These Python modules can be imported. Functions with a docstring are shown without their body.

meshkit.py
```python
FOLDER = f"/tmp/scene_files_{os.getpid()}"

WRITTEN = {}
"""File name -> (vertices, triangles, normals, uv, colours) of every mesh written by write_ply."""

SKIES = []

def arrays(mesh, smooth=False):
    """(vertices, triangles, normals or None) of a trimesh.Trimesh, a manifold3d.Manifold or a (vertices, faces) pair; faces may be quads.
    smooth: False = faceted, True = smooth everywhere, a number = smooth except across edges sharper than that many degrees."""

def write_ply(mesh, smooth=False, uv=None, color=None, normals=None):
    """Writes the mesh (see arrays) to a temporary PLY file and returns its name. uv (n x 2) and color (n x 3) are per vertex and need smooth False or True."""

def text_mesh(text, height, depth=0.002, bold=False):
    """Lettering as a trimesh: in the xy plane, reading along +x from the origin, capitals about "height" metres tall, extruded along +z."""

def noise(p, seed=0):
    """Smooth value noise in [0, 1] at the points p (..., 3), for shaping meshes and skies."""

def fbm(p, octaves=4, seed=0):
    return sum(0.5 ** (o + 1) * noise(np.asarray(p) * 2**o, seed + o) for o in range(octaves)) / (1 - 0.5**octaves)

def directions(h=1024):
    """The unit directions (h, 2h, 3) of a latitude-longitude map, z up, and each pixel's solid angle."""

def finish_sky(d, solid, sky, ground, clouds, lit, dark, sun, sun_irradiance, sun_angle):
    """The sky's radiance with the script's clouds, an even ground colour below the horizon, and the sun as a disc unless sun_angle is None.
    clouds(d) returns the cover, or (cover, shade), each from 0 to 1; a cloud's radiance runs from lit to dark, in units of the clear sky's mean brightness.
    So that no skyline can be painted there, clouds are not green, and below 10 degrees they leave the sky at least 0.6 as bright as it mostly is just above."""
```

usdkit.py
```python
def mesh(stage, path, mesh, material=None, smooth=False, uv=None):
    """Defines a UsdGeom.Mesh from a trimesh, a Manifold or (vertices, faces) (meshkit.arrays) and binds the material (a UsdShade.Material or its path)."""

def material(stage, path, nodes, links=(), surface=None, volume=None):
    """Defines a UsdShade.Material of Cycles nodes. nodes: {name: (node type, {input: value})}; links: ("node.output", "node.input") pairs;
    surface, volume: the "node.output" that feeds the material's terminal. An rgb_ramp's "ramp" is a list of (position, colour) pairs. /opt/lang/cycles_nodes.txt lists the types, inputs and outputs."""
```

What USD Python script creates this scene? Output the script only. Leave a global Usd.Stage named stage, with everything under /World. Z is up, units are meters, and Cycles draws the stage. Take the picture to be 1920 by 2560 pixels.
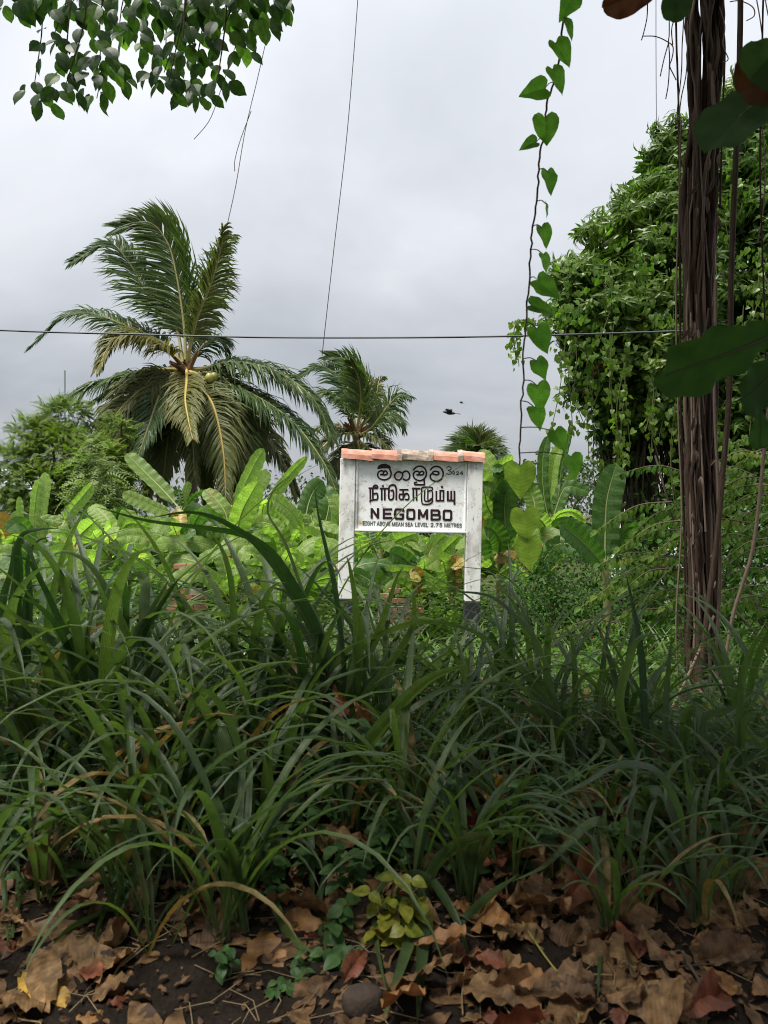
import math, re
import numpy as np, trimesh, usdkit, meshkit
from pxr import Usd, UsdGeom, UsdLux, UsdShade, Sdf, Gf, Vt
from shapely.geometry import LineString, Polygon
from shapely.ops import unary_union

stage = Usd.Stage.CreateInMemory()
UsdGeom.SetStageUpAxis(stage, 'Z'); UsdGeom.SetStageMetersPerUnit(stage, 1.0)
UsdGeom.Xform.Define(stage, '/World'); UsdGeom.Scope.Define(stage, '/World/Looks')

# ------------------------------------------------------------------ camera, sky, sun, exposure
CAM = np.array([0.0, 0.0, 2.25]); F = 1920.0
cam = UsdGeom.Camera.Define(stage, '/World/camera')
cam.AddTransformOp().Set(Gf.Matrix4d(1, 0, 0, 0, 0, 0, 1, 0, 0, -1, 0, 0, 0, 0, 2.25, 1))
cam.CreateHorizontalApertureAttr(36.0); cam.CreateFocalLengthAttr(36.0)
cam.CreateFStopAttr(8.0); cam.CreateFocusDistanceAttr(8.0)
cam.CreateExposureAttr(2.5)
SUN_EL, SUN_AZ = math.radians(69), math.atan2(-0.60, -0.45)
SKY = 0.10
m = usdkit.material(stage, '/World/Looks/overcast_sky', {
    'tc': ('texture_coordinate', {}),
    'sky': ('sky_texture', {'sky_type': 'single_scattering', 'sun_disc': False, 'sun_elevation': SUN_EL, 'sun_rotation': SUN_AZ}),
    'sep': ('separate_xyz', {}),
    'den': ('math', {'math_type': 'add', 'value2': 0.22}),
    'dx': ('math', {'math_type': 'divide'}), 'dy': ('math', {'math_type': 'divide'}),
    'pl': ('combine_xyz', {'z': 3.7}),
    'n1': ('noise_texture', {'scale': 0.95, 'detail': 5.0, 'roughness': 0.5, 'distortion': 0.5}),
    'cl': ('rgb_ramp', {'ramp': [(0.30, (.67, .705, .765)), (0.43, (.79, .825, .885)), (0.54, (.90, .93, .99)), (0.70, (1.10, 1.125, 1.175))]}),
    'el': ('map_range', {'from_min': 0.0, 'from_max': 1.0, 'to_min': 0.88, 'to_max': 2.65, 'clamp': True}),
    'elc': ('combine_xyz', {}),
    'mul': ('mix', {'mix_type': 'multiply', 'fac': 1.0}),
    'mix': ('mix', {'mix_type': 'mix', 'fac': 0.985}),
    'bg': ('background_shader', {'strength': SKY})},
    [('tc.generated', 'sep.vector'), ('sep.z', 'den.value1'), ('sep.x', 'dx.value1'), ('den.value', 'dx.value2'), ('sep.y', 'dy.value1'),
     ('den.value', 'dy.value2'), ('dx.value', 'pl.x'), ('dy.value', 'pl.y'), ('pl.vector', 'n1.vector'), ('n1.fac', 'cl.fac'), ('sep.z', 'el.value'),
     ('el.result', 'elc.x'), ('el.result', 'elc.y'), ('el.result', 'elc.z'), ('cl.color', 'mul.color1'), ('elc.vector', 'mul.color2'),
     ('sky.color', 'mix.color1'), ('mul.color', 'mix.color2'), ('mix.color', 'bg.color')], surface='bg.background')
dome = UsdLux.DomeLight.Define(stage, '/World/sky')
dome.GetPrim().SetCustomDataByKey('kind', 'structure')
UsdShade.MaterialBindingAPI.Apply(dome.GetPrim()).Bind(m)
sun = UsdLux.DistantLight.Define(stage, '/World/sun')
sun.CreateIntensityAttr(0.4); sun.CreateAngleAttr(20.0); sun.CreateNormalizeAttr(True); sun.CreateColorAttr(Gf.Vec3f(1.0, 0.96, 0.88))
sx, sy, sz = math.sin(SUN_AZ) * math.cos(SUN_EL), math.cos(SUN_AZ) * math.cos(SUN_EL), math.sin(SUN_EL)
zax = np.array([sx, sy, sz]); xax = np.cross([0, 0, 1.0], zax); xax /= np.linalg.norm(xax); yax = np.cross(zax, xax)
sun.AddTransformOp().Set(Gf.Matrix4d(*xax, 0, *yax, 0, *zax, 0, 0, 0, 0, 1))

# ------------------------------------------------------------------ helpers
used, offset = {}, {}


def numbered(base):
    k = used.get(base, 0); used[base] = k + 1
    return base if k == 0 else f'{base}_{k:03d}'


def meta(p, label=None, cat=None, group=None, kind=None):
    for k, v in (('label', label), ('category', cat), ('group', group), ('kind', kind)):
        if v: p.SetCustomDataByKey(k, v)


def mat4(loc, rz=0.0, s=1.0, ry=0.0):
    R = trimesh.transformations.euler_matrix(0, ry, rz)[:3, :3] * s
    M = np.eye(4); M[:3, :3] = R; M[:3, 3] = loc
    return Gf.Matrix4d(*M.T.ravel().tolist())


def thing(name, label, cat, loc=(0, 0, 0), group=None, rz=0.0, ry=0.0, s=1.0):
    x = UsdGeom.Xform.Define(stage, '/World/' + numbered(name))
    x.AddTransformOp().Set(mat4(loc, rz, s, ry))
    offset[str(x.GetPath())] = np.array(loc, float) if not (rz or ry or s != 1.0) else np.zeros(3)
    meta(x.GetPrim(), label, cat, group)
    return str(x.GetPath())


def part(parent, name, mesh, material, smooth=False, uv=None, label=None, kind=None, local=False):
    v, f = mesh if isinstance(mesh, tuple) else (np.array(mesh.vertices), np.array(mesh.faces))
    o = offset[parent]
    path = parent + '/' + numbered(parent + '/' + name).rpartition('/')[2]
    p = usdkit.mesh(stage, path, (np.asarray(v) - (0 if local else o), f), material, smooth=smooth, uv=uv)
    offset[path] = o
    meta(p.GetPrim(), label, kind=kind)
    return path


def solo(name, mesh, material, label=None, cat=None, group=None, kind=None, smooth=False, uv=None):
    path = '/World/' + numbered(name)
    v, f = mesh if isinstance(mesh, tuple) else (np.array(mesh.vertices), np.array(mesh.faces))
    p = usdkit.mesh(stage, path, (v, f), material, smooth=smooth, uv=uv)
    meta(p.GetPrim(), label, cat, group, kind)
    offset[path] = np.zeros(3)
    return path


def copy(root, loc, rz=0.0, s=1.0, label=None, group=None, M=None):
    name = re.sub(r'_\d{3}$', '', root.rpartition('/')[2])
    x = UsdGeom.Xform.Define(stage, '/World/' + numbered(name))
    x.AddTransformOp().Set(M if M is not None else mat4(loc, rz, s))
    x.GetPrim().GetReferences().AddInternalReference(root)
    x.GetPrim().SetInstanceable(True)
    meta(x.GetPrim(), label, None, group)
    return str(x.GetPath())


def P(u, v, d):
    return np.array([(u - 960.0) / F * d, d, CAM[2] + (1280.0 - v) / F * d])


ZOOM = dict(px=(0, 0, 1), o=(0, 0, 1.1573), z1=(820, 1100, .25316), z3=(0, 460, .5787), z4=(0, 1100, .5425), z5=(1100, 1000, .4943), z6=(1200, 0, .434), z7=(0, 0, .5787),
            z8=(740, 860, .33755), zA=(0, 1400, .3858), zB=(640, 1400, .3858), zC=(1280, 1300, .3858), zD=(0, 1900, .3858), zE=(640, 1900, .3858), zF=(1280, 1900, .3858))


def Q(z, u, v):
    a, b, s = ZOOM[z]
    return a + u * s, b + v * s


def nrm(a):
    a = np.asarray(a, float)
    return a / np.maximum(np.linalg.norm(a, axis=-1, keepdims=True), 1e-9)


def spline(pts, n):
    p = np.asarray(pts, float)
    if len(p) == 2: return p[0] + (p[1] - p[0]) * np.linspace(0, 1, n)[:, None]
    q = np.vstack([2 * p[0] - p[1], p, 2 * p[-1] - p[-2]])
    seg = np.linalg.norm(np.diff(p, axis=0), axis=1) ** 0.75
    cum = np.concatenate([[0], np.cumsum(seg)]); cum /= cum[-1]
    out = []
    for s in np.linspace(0, 1, n):
        i = min(np.searchsorted(cum, s, 'right') - 1, len(p) - 2)
        t = (s - cum[i]) / max(cum[i + 1] - cum[i], 1e-9)
        a, b, c, d = q[i], q[i + 1], q[i + 2], q[i + 3]
        out.append(0.5 * (2 * b + (c - a) * t + (2 * a - 5 * b + 4 * c - d) * t * t + (3 * b - a - 3 * c + d) * t ** 3))
    return np.array(out)


def cat(parts):
    V, Fs, n = [], [], 0
    for v, f in parts:
        V.append(v); Fs.append(np.asarray(f) + n); n += len(v)
    return np.vstack(V), np.vstack(Fs)


def tube(pts, r, k=6, caps=True):
    p = np.asarray(pts, float); n = len(p); r = np.broadcast_to(np.asarray(r, float), (n,))
    t = nrm(np.gradient(p, axis=0))
    ref = np.array([0.31, 0.95, 0.05]) if abs(t[0] @ [0, 1, 0]) < 0.9 else np.array([1.0, 0, 0])
    u = nrm(np.cross(t, ref)); w = np.cross(t, u)
    a = np.arange(k) / k * 2 * np.pi
    v = (p[:, None] + r[:, None, None] * (np.cos(a)[None, :, None] * u[:, None] + np.sin(a)[None, :, None] * w[:, None])).reshape(-1, 3)
    i = np.arange(n - 1)[:, None] * k; j = np.arange(k)[None]; j2 = (j + 1) % k
    f = np.concatenate([np.stack([i + j, i + j2, i + k + j2], -1).reshape(-1, 3), np.stack([i + j, i + k + j2, i + k + j], -1).reshape(-1, 3)])
    if caps:
        f = np.vstack([f, [[0, q + 1, q] for q in range(1, k - 1)], [[(n - 1) * k, (n - 1) * k + q, (n - 1) * k + q + 1] for q in range(1, k - 1)]])
    return v, f


def tangents(p):
    return nrm(np.gradient(p, axis=0))


def ribbon(p, w, side, fold=0.25, flip=1.0):
    """a leaf blade along the points p: three vertices across, the middle lower by fold (a shallow V)."""
    n = len(p); t = tangents(p); s = nrm(side); nr = np.cross(t, s) * flip
    w = np.asarray(w)[:, None]
    v = np.stack([p - s * w + nr * w * fold, p, p + s * w + nr * w * fold], 1).reshape(-1, 3)
    i = np.arange(n - 1)[:, None] * 3; j = np.arange(2)[None]
    a, b, c, d = i + j, i + j + 1, i + 4 + j, i + 3 + j
    f = np.concatenate([np.stack([a, b, c], -1).reshape(-1, 3), np.stack([a, c, d], -1).reshape(-1, 3)])
    return v, f


def face_side(p, ang):
    """side vectors for a blade along p seen from the camera: ang 0 shows its whole width, 90 its edge."""
    t = tangents(p); view = nrm(p - CAM)
    a = nrm(np.cross(t, view)); b = nrm(np.cross(t, a))
    ang = np.broadcast_to(ang, (len(p),))[:, None]
    return np.cos(ang) * a + np.sin(ang) * b


def tpl(rows, fold=0.3, curl=0.25, cols=1):
    """leaf template along +y, normal +z, from (t, half width) rows."""
    v = []
    for t, h in rows:
        y = t - curl * 0.3 * t * t; z = -curl * t * t
        v += [(-h, y, z + fold * h), (0, y, z), (h, y, z + fold * h)]
    n = len(rows); f = []
    for i in range(n - 1):
        for j in range(2):
            a = i * 3 + j
            f += [(a, a + 1, a + 4), (a, a + 4, a + 3)]
    return np.array(v, float), np.array(f)


def outline_leaf(pts, fold=0.2, curl=0.2, wave=0.0, seed=0, rings=2):
    """leaf from half outline points (x, y), mirrored; rings of vertices from the midrib out, so that it can curl and wave."""
    h = np.array(pts, float); rng = np.random.default_rng(seed); n = len(h)
    mid = np.stack([np.zeros(n), np.clip(h[:, 1], 0, None)], 1)
    mid[:, 1] = np.linspace(0, h[-1, 1], n) * 0.6 + mid[:, 1] * 0.4
    V, Fs, UV = [], [], []
    for sgn in (-1, 1):
        base = len(V)
        ph = rng.uniform(0, 6)
        for i in range(n):
            for r in range(rings + 1):
                q = r / rings; x, y = mid[i] * (1 - q) + h[i] * q
                z = fold * abs(x) - curl * y * y + wave * q * q * math.sin(ph + i * 1.7) - 0.35 * fold * q * q * abs(h[i, 0])
                V.append((sgn * x, y, z)); UV.append((0.5 + 0.5 * sgn * q, i / (n - 1)))
        for i in range(n - 1):
            for r in range(rings):
                a = base + i * (rings + 1) + r; b = a + rings + 1
                Fs += [(a, a + 1, b + 1), (a, b + 1, b)] if sgn > 0 else [(a, b + 1, a + 1), (a, b, b + 1)]
    return np.array(V), np.array(Fs), np.array(UV)


def scatter(t, pos, fwd, nor, s):
    v, f = t[0], t[1]
    pos, y = np.asarray(pos, float), nrm(fwd)
    x = nrm(np.cross(y, nor)); z = np.cross(x, y)
    s = np.broadcast_to(np.asarray(s, float), (len(pos),))
    V = pos[:, None] + s[:, None, None] * (v[None, :, :1] * x[:, None] + v[None, :, 1:2] * y[:, None] + v[None, :, 2:3] * z[:, None])
    Fs = f[None] + (np.arange(len(pos)) * len(v))[:, None, None]
    return V.reshape(-1, 3), Fs.reshape(-1, 3)


def rdir(rng, n):
    return nrm(rng.normal(size=(n, 3)))


OVAL = tpl([(0, .02), (.25, .24), (.6, .25), (1, .0)], .25, .25)
OVATE = tpl([(0, .02), (.12, .22), (.35, .30), (.65, .22), (.85, .09), (1, 0)], .3, .3)
LANCE = tpl([(0, .01), (.3, .11), (.65, .1), (1, 0)], .35, .45)
LEAFLET = tpl([(0, .01), (.3, .2), (.7, .17), (1, 0)], .2, .15)
HEART_PTS = [(0.0, 0.0), (.10, -.10), (.24, -.16), (.38, -.10), (.46, .06), (.47, .24), (.40, .44), (.28, .64), (.14, .82), (0.0, 1.0)]
HEART = outline_leaf(HEART_PTS, .25, .12, .02, 1)
HEART_S = outline_leaf([(0, 0), (.3, -.14), (.47, .1), (.36, .5), (.12, .84), (0, 1)], .25, .2, 0, 2, 1)


# ------------------------------------------------------------------ materials
def leafmat(name, ramp, trans=(0.75, 1.0, 0.32), tw=0.4, tgain=1.6, rough=0.42, spec=0.35, nscale=1.5, stripes=None, mottle=0.35, brown=None, msc=45.0):
    """leaf: reflects the ramp's colour (varied leaf by leaf), lets a yellower light through."""
    n = {'g': ('geometry', {}), 'o': ('object_info', {}),
         'ad': ('math', {'math_type': 'add'}), 'fr': ('math', {'math_type': 'fraction'}),
         'nz': ('noise_texture', {'scale': nscale, 'detail': 2.0}),
         'fm': ('math', {'math_type': 'multiply_add', 'value2': 0.55}), 'fs': ('math', {'math_type': 'multiply_add', 'value2': 0.9, 'value3': -0.22}),
         'rp': ('rgb_ramp', {'ramp': ramp}),
         'n2': ('noise_texture', {'scale': msc, 'detail': 3.0}),
         'mr': ('map_range', {'from_min': .3, 'from_max': .7, 'to_min': 1 - mottle, 'to_max': 1 + mottle, 'clamp': True}),
         'mc': ('combine_xyz', {}), 'mm': ('mix', {'mix_type': 'multiply', 'fac': 1.0}),
         'tc': ('mix', {'mix_type': 'multiply', 'fac': 1.0, 'color2': tuple(np.array(trans) * tgain)}),
         'b': ('bump', {'strength': 0.22, 'distance': 0.003}),
         'p': ('principled_bsdf', {'roughness': rough, 'specular_ior_level': spec}),
         't': ('translucent_bsdf', {}), 'mx': ('mix_closure', {'fac': tw})}
    l = [('g.random_per_island', 'ad.value1'), ('o.random', 'ad.value2'), ('ad.value', 'fr.value'), ('fr.value', 'fm.value1') if False else ('fr.value', 'fm.value1'),
         ('g.position', 'nz.vector'), ('nz.fac', 'fs.value1'), ('fs.value', 'fm.value3'), ('fm.value', 'rp.fac'),
         ('g.position', 'n2.vector'), ('n2.fac', 'mr.value'), ('mr.result', 'mc.x'), ('mr.result', 'mc.y'), ('mr.result', 'mc.z'),
         ('rp.color', 'mm.color1'), ('mc.vector', 'mm.color2'), ('n2.fac', 'b.height'), ('b.normal', 'p.normal'),
         ('p.BSDF', 'mx.closure1'), ('t.BSDF', 'mx.closure2')]
    l[2] = ('ad.value', 'fr.value1')
    col = 'mm.color'
    if stripes:
        n |= {'uv': ('texture_coordinate', {}), 'wv': ('wave_texture', {'wave_type': 'bands', 'bands_direction': stripes[0], 'scale': stripes[1], 'distortion': 1.2, 'detail': 2.0, 'detail_scale': 1.5}),
              'sm': ('map_range', {'to_min': 1 - stripes[2], 'to_max': 1 + stripes[2]}), 'sc': ('combine_xyz', {}), 'sx': ('mix', {'mix_type': 'multiply', 'fac': 1.0})}
        l += [('uv.UV', 'wv.vector'), ('wv.fac', 'sm.value'), ('sm.result', 'sc.x'), ('sm.result', 'sc.y'), ('sm.result', 'sc.z'), (col, 'sx.color1'), ('sc.vector', 'sx.color2')]
        l = [x for x in l if x != ('n2.fac', 'b.height')] + [('wv.fac', 'b.height')]
        col = 'sx.color'
    if brown:
        n |= {'nb': ('noise_texture', {'scale': brown[0], 'detail': 4.0, 'roughness': 0.65}), 'br': ('map_range', {'from_min': brown[1], 'from_max': brown[1] + .06, 'clamp': True}),
              'bm': ('mix', {'mix_type': 'mix', 'color2': brown[2]})}
        l += [('g.position', 'nb.vector'), ('nb.fac', 'br.value'), ('br.result', 'bm.fac'), (col, 'bm.color1')]
        col = 'bm.color'
    l += [(col, 'p.base_color'), (col, 'tc.color1'), ('tc.color', 't.color')]
    return usdkit.material(stage, '/World/Looks/' + name, n, l, surface='mx.closure')


def plain(name, ramp, scale=8.0, rough=0.7, spec=0.3, bump=0.4, dist=0.01, stretch=(1, 1, 1), detail=5.0, coord='position'):
    n = {'g': ('geometry', {}), 'tc': ('texture_coordinate', {}), 'mp': ('mapping', {'scale': stretch}), 'nz': ('noise_texture', {'scale': scale, 'detail': detail, 'roughness': 0.6}),
         'rp': ('rgb_ramp', {'ramp': ramp}), 'b': ('bump', {'strength': bump, 'distance': dist}), 'p': ('principled_bsdf', {'roughness': rough, 'specular_ior_level': spec}),
         'o': ('object_info', {}), 'h': ('map_range', {'to_min': 0.72, 'to_max': 1.2}), 'hc': ('combine_xyz', {}), 'mm': ('mix', {'mix_type': 'multiply', 'fac': 1.0})}
    l = [('g.position' if coord == 'position' else 'tc.object', 'mp.vector'), ('mp.vector', 'nz.vector'), ('nz.fac', 'rp.fac'), ('nz.fac', 'b.height'), ('b.normal', 'p.normal'),
         ('o.random', 'h.value'), ('h.result', 'hc.x'), ('h.result', 'hc.y'), ('h.result', 'hc.z'), ('rp.color', 'mm.color1'), ('hc.vector', 'mm.color2'), ('mm.color', 'p.base_color')]
    return usdkit.material(stage, '/World/Looks/' + name, n, l, surface='p.BSDF')


def weathered(name, base, stain, dark, stretch=(1, 1, 1), lo=.52, hi=.62):
    """old paint: pale coat, soft grimy stains, small flaked dark chips."""
    n = {'g': ('geometry', {}), 'mp': ('mapping', {'scale': stretch}), 'n1': ('noise_texture', {'scale': 3.2, 'detail': 6.0, 'roughness': 0.62}), 'n2': ('noise_texture', {'scale': 17.0, 'detail': 6.0, 'roughness': 0.7}),
         'n3': ('noise_texture', {'scale': 70.0, 'detail': 3.0}),
         'r1': ('map_range', {'from_min': lo, 'from_max': hi, 'to_max': 0.75, 'clamp': True}), 'r2': ('map_range', {'from_min': .59, 'from_max': .64, 'to_max': 0.8, 'clamp': True}),
         'm1': ('mix', {'mix_type': 'mix', 'color1': base, 'color2': stain}), 'm2': ('mix', {'mix_type': 'mix', 'color2': dark}),
         'b': ('bump', {'strength': 0.22, 'distance': 0.003}), 'p': ('principled_bsdf', {'roughness': 0.75, 'specular_ior_level': 0.25})}
    l = [('g.position', 'mp.vector'), ('mp.vector', 'n1.vector'), ('mp.vector', 'n2.vector'), ('g.position', 'n3.vector'), ('n1.fac', 'r1.value'), ('r1.result', 'm1.fac'), ('n2.fac', 'r2.value'),
         ('r2.result', 'm2.fac'), ('m1.color', 'm2.color1'), ('m2.color', 'p.base_color'), ('n2.fac', 'b.height'), ('b.normal', 'p.normal')]
    return usdkit.material(stage, '/World/Looks/' + name, n, l, surface='p.BSDF')


G = lambda *c: [(i / (len(c) - 1), x) for i, x in enumerate(c)]
M = {}
M['grass'] = leafmat('grass_blade', G((.040, .070, .030), (.064, .102, .038), (.10, .145, .044)), mottle=.14, trans=(.85, 1.0, .34), tw=.42, tgain=1.6, rough=.38, spec=.36, stripes=('x', 3.0, .30), nscale=2.5, brown=(5.0, .635, (.09, .075, .03)))
M['grass_far'] = leafmat('grass_blade_sunny', G((.045, .085, .018), (.07, .13, .024), (.10, .16, .03)), tw=.45, rough=.4, spec=.4, nscale=1.2)
M['grass_dry'] = leafmat('grass_blade_dry', G((.12, .10, .035), (.2, .15, .06), (.16, .10, .045)), trans=(1, .85, .4), tw=.3, rough=.5, spec=.25, stripes=('x', 6.0, .15), nscale=3)
M['cane'] = leafmat('cane_blade', G((.024, .050, .020), (.036, .07, .024)), tw=.34, rough=.35, spec=.22, mottle=.14, stripes=('x', 3.0, .30))
M['herb'] = leafmat('herb_leaf', G((.032, .075, .026), (.052, .11, .034), (.07, .135, .036)), tw=.35, rough=.45, spec=.22, nscale=3)
M['weed'] = leafmat('weed_leaf', G((.034, .075, .014), (.06, .12, .02), (.10, .17, .026)), tw=.45, nscale=1.0, rough=.6, spec=.14)
M['yellow_herb'] = leafmat('yellowing_leaf', G((.13, .17, .02), (.19, .21, .022), (.23, .21, .03)), tw=.35, tgain=1.2, trans=(.9, .95, .3), nscale=8, mottle=.35, msc=60)
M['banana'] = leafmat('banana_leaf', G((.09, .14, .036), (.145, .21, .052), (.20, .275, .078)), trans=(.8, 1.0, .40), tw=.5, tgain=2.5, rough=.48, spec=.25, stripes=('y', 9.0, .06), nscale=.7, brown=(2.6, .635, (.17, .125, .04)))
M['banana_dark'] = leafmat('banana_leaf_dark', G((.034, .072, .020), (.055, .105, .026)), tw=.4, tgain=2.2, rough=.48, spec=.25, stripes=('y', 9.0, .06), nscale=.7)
M['banana_dry'] = leafmat('banana_leaf_dry', G((.20, .14, .04), (.30, .24, .06)), tw=.3, trans=(1, .85, .4), tgain=1.1, stripes=('y', 9.0, .15))
M['midrib'] = plain('banana_midrib', G((.16, .20, .055), (.26, .28, .10)), 5, .45, .4, .1)
M['pseudostem'] = plain('banana_stem', G((.10, .11, .035), (.17, .18, .06), (.12, .085, .035)), 3, .5, .4, .3, .01, (4, 4, 1))
M['palm'] = leafmat('palm_leaflet', G((.028, .054, .023), (.046, .078, .028), (.08, .105, .036)), tw=.32, rough=.35, spec=.12, nscale=.5)
M['palm_old'] = leafmat('palm_leaflet_old', G((.055, .070, .024), (.09, .10, .032), (.13, .12, .040)), tw=.34, trans=(.9, .85, .35), rough=.4, spec=.12, nscale=.5)
M['palm_dark'] = leafmat('palm_leaflet_shade', G((.065, .078, .030), (.10, .108, .04)), tw=.25, rough=.4, spec=.12, nscale=.5)
M['rachis'] = plain('palm_rachis', G((.16, .15, .045), (.26, .22, .07)), 3, .45, .4, .1)
M['rachis_old'] = plain('palm_rachis_yellow', G((.32, .22, .05), (.42, .30, .08)), 3, .45, .4, .1)
M['palm_trunk'] = plain('palm_trunk', G((.09, .07, .05), (.2, .17, .13)), 6, .85, .2, .6, .03, (1, 1, 5))
M['fibre'] = plain('palm_fibre', G((.10, .055, .025), (.2, .12, .06)), 14, .9, .1, .6, .03)
M['coconut'] = plain('coconut_husk', G((.16, .17, .035), (.26, .22, .05)), 4, .45, .4, .1)
M['mango'] = leafmat('mango_leaf', G((.028, .056, .012), (.056, .105, .017), (.13, .185, .024)), tw=.36, rough=.36, spec=.22, nscale=.45)
M['creeper'] = leafmat('creeper_leaf', G((.055, .11, .022), (.09, .16, .028), (.14, .20, .032)), tw=.45, rough=.4, spec=.35, nscale=.7)
M['flower'] = leafmat('pink_flower', G((.5, .07, .13), (.6, .15, .2)), trans=(1, .5, .6), tw=.3, tgain=1.0)
M['feather'] = leafmat('feathery_leaf', G((.045, .085, .016), (.085, .135, .022), (.15, .19, .03)), tw=.42, spec=.15, nscale=.6, rough=.5)
M['pale_feather'] = leafmat('pale_feathery_leaf', G((.10, .15, .04), (.15, .2, .06), (.2, .24, .08)), tw=.45, nscale=.8, rough=.5)
M['fig'] = leafmat('fig_leaf', G((.022, .046, .017), (.034, .064, .020)), tw=.36, tgain=2.2, rough=.4, spec=.12, nscale=3)
M['fig_lit'] = leafmat('fig_leaf_young', G((.05, .095, .022), (.07, .12, .026)), tw=.5, tgain=2.4, rough=.4, spec=.12, nscale=3)
M['heart'] = leafmat('heart_leaf', G((.05, .105, .022), (.075, .145, .028)), stripes=('y', 4.0, .10), tw=.65, tgain=3.4, rough=.42, spec=.35, nscale=6, msc=30, mottle=.25)
M['heart_pale'] = leafmat('heart_leaf_pale', G((.15, .20, .045), (.20, .24, .06)), stripes=('y', 4.0, .08), tw=.6, tgain=3.3, rough=.45, nscale=6, msc=30, mottle=.25)
M['almond'] = leafmat('almond_leaf', G((.028, .056, .022), (.04, .075, .026)), tw=.32, tgain=2.0, rough=.7, spec=.12, nscale=6, msc=20, mottle=.2)
M['almond_red'] = leafmat('almond_leaf_red', G((.035, .045, .018), (.07, .045, .02), (.14, .055, .022)), trans=(1.2, .5, .25), tw=.35, rough=.4, nscale=9, msc=18, mottle=.4)
M['bush'] = leafmat('bush_leaf', G((.024, .056, .016), (.042, .09, .02), (.07, .13, .026)), tw=.36, rough=.6, spec=.12, nscale=1.2)
M['compound'] = leafmat('compound_leaflet', G((.034, .075, .014), (.055, .11, .018), (.085, .15, .022), (.13, .15, .024)), tw=.45, rough=.55, spec=.15, nscale=1.3)
M['tree_far'] = leafmat('far_leaf', G((.026, .045, .018), (.05, .075, .024)), tw=.3, rough=.5, nscale=.3)
M['dry'] = leafmat('dry_leaf', G((.05, .030, .018), (.125, .070, .034), (.185, .110, .050), (.28, .17, .075)), stripes=('y', 6.0, .06), trans=(1.1, .6, .3), tw=.15, tgain=1.0, rough=.6, spec=.25, nscale=6, msc=38, mottle=.5, brown=(16, .58, (.045, .025, .015)))
M['dry_orange'] = leafmat('dry_leaf_orange', G((.17, .08, .030), (.25, .125, .042), (.21, .10, .045)), stripes=('y', 6.0, .06), trans=(1.1, .6, .3), tw=.15, tgain=1.0, rough=.55, nscale=7, msc=26, mottle=.4, brown=(9, .62, (.10, .03, .015)))
M['dry_yellow'] = leafmat('dry_leaf_yellow', G((.34, .19, .028), (.42, .26, .04)), stripes=('y', 6.0, .06), trans=(1.1, .8, .3), tw=.15, tgain=1.0, rough=.55, nscale=7, msc=26, mottle=.35, brown=(11, .63, (.12, .06, .02)))
M['dry_red'] = leafmat('dry_leaf_red', G((.12, .038, .02), (.19, .065, .028)), stripes=('y', 6.0, .06), trans=(1.1, .5, .25), tw=.15, tgain=1.0, rough=.55, nscale=7, msc=26, mottle=.4, brown=(11, .62, (.06, .02, .012)))
M['straw'] = plain('straw', G((.17, .12, .06), (.28, .21, .12)), 12, .7, .2, .2)
M['stem_yellow'] = plain('yellow_stem', G((.28, .26, .06), (.36, .32, .09)), 9, .5, .35, .15)
M['stem'] = plain('green_stem', G((.06, .07, .025), (.10, .10, .035)), 9, .55, .3, .2)
M['twig'] = plain('twig_bark', G((.05, .035, .025), (.13, .10, .075)), 20, .85, .2, .5, .005)
M['bark'] = plain('bark', G((.045, .032, .025), (.10, .075, .058), (.15, .115, .09)), 5, .9, .15, .9, .03, (3, 3, .8))
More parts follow.
